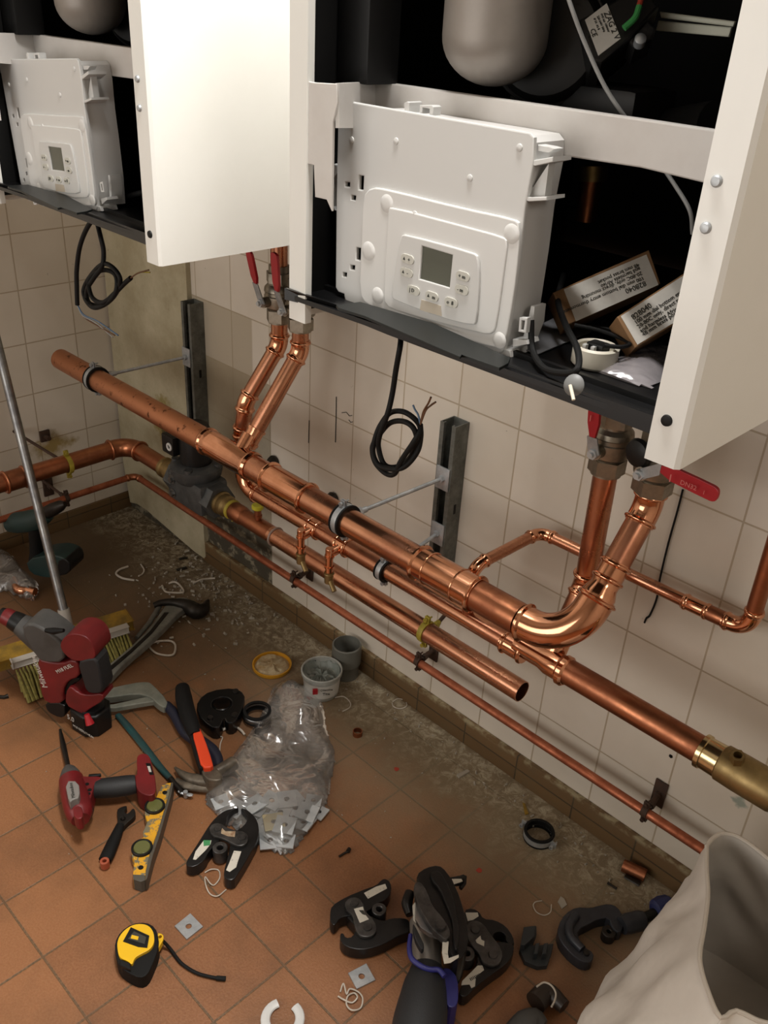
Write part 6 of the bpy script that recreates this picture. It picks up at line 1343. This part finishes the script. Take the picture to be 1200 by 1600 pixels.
loop('curved white plastic strip on the dark floor near the left corner', M0([(600, 255), (560, 270), (545, 290), (575, 310), (630, 320)]), 0.002, 0.0032)
loop('short curved white strip right of the larger curved strip', M0([(660, 245), (675, 270), (668, 290), (650, 300)]), 0.002, 0.0022)
loop('white chips curled in a ring near the wrench jaw', M0([(760, 345), (775, 372), (810, 378), (860, 375), (845, 345), (820, 328), (790, 335)]), 0.002, 0.0028)
loop('pale squiggle of plastic in the plaster dust', M0([(905, 335), (940, 318), (980, 312), (1008, 310)]), 0.002, 0.0026)
loop('pale ring mark of plastic on the floor by the paste tub', M1([(370, 870), (410, 865), (440, 890), (440, 915), (405, 935)]), 0.002, 0.0014)
loop('thin clear ring on the dusty floor near the skirting', M1([(640, 890), (665, 875), (700, 885), (705, 910), (675, 922), (645, 912), (638, 895)]), 0.002, 0.0011)
bm = NB(); wire(bm, [F(*q, z) for q, z in zip(T1([(390, 415), (410, 402), (430, 392), (438, 385)]), (0.003, 0.003, 0.004, 0.005))], 0.0022); sweep(bm, [F(*T1([(430, 392)])[0], 0.005), F(*T1([(438, 378)])[0], 0.005)], 0.0042, 8)
solo('screw', bm, DARKSTEEL, 'single dark screw lying on the terracotta tiles below the clear bag', 'screw')
bm = NB(); sweep(bm, [F(*q, 0.003) for q in T2([(448, 538), (470, 552), (490, 566)])], [0.0028, 0.0022, 0.0028], 8); solo('screw', bm, DARKSTEEL, 'dark screw lying near the copper offcut by the skirting', 'screw')
bm = NB(); sw(bm, [(x / 3, 800 + y / 3, r / 3) for x, y, r in [(-15, 865, 8), (20, 868, 9), (38, 862, 12)]], 0.004, 10); solo('bolt', bm, DARKSTEEL, 'dark bolt at the left edge below the rotary hammer', 'bolt')
bm = NB(); slab(bm, M0([(838, 215), (870, 208), (880, 214), (842, 222)]), 0.004, 0.003, 0, 0.0005); solo('dark_chip', bm, DARKSTEEL, 'small dark chip on the floor in front of the plaster panel', 'chip')
bm = NB(); slab(bm, M0([(825, 266), (872, 254), (878, 262), (830, 274)]), 0.004, 0.003, 0, 0.0005); solo('dark_chip', bm, DARKSTEEL, 'longer dark chip on the floor, nearer the pipe wrench', 'chip')
bm = NB(); slab(bm, T2([(228, 600), (245, 612), (258, 640), (235, 658), (215, 625)]), 0.003, 0.0025, 0, 0.0004); solo('plaster_chip', bm, CRUMB, 'flat pale plaster chip left of the pipe cutter', 'chip')
bm = NB(); slab(bm, T2([(50, 162), (62, 165), (78, 212), (62, 216)]), 0.004, 0.003, 0, 0.0004); solo('wood_chip', bm, WOODY, 'ochre wood splinter behind the loose pipe clamp', 'chip')
bm = NB(); slab(bm, T1([(940, 30), (990, 5), (1003, 14), (952, 44)]), 0.005, 0.004, 0, 0.0004); solo('plaster_chip', bm, CRUMB, 'long pale plaster chip near the skirting above the tile joint', 'chip')
for q, lb_ in (((660, 5), 'thin red plastic flake right of the clear bag'), ((1045, 478), 'red plastic flake right of the press tool head')):
    c = F(*T1([q])[0], 0.001); bm = NB(); plate(bm, [c + V((math.cos(a) * 0.007 * random.uniform(.6, 1.2), math.sin(a) * 0.006, 0)) for a in [i * 1.05 for i in range(6)]], (0, 0, -0.0008)); solo('red_flake', bm, REDW, lb_, 'flake')
bm = NB(); rr = random.Random(21)
def crumb(c, s):
    ax = frame(V((rr.uniform(-1, 1), rr.uniform(-1, 1), rr.uniform(-.4, 1)))); box(bm, (c.x, c.y, s * 0.35), (s * rr.uniform(.5, 1.8), s * rr.uniform(.4, .9), s * rr.uniform(.3, .7)), ax)
for i in range(330):
    u, v = rr.gauss(330, 62), rr.gauss(920, 42); c = F(u, v)
    if 0.1 < c.x and c.y < -0.02: crumb(c, rr.uniform(.002, .009))
for i in range(170):
    a = rr.random(); u, v = 470 + a * 560 + rr.gauss(0, 30), 985 + a * 400 + rr.gauss(10, 26); c = F(u, v)
    if c.y < -0.02: crumb(c, rr.uniform(.0015, .0055))
for i in range(120):
    u, v = rr.uniform(60, 700), rr.uniform(900, 1350); c = F(u, v)
    if c.x > .1 and c.y < -0.02: crumb(c, rr.uniform(.001, .0028))
solo('plaster_crumbs', bm, CRUMB, 'pale plaster crumbs scattered over the dusty floor', 'crumbs', kind='stuff')
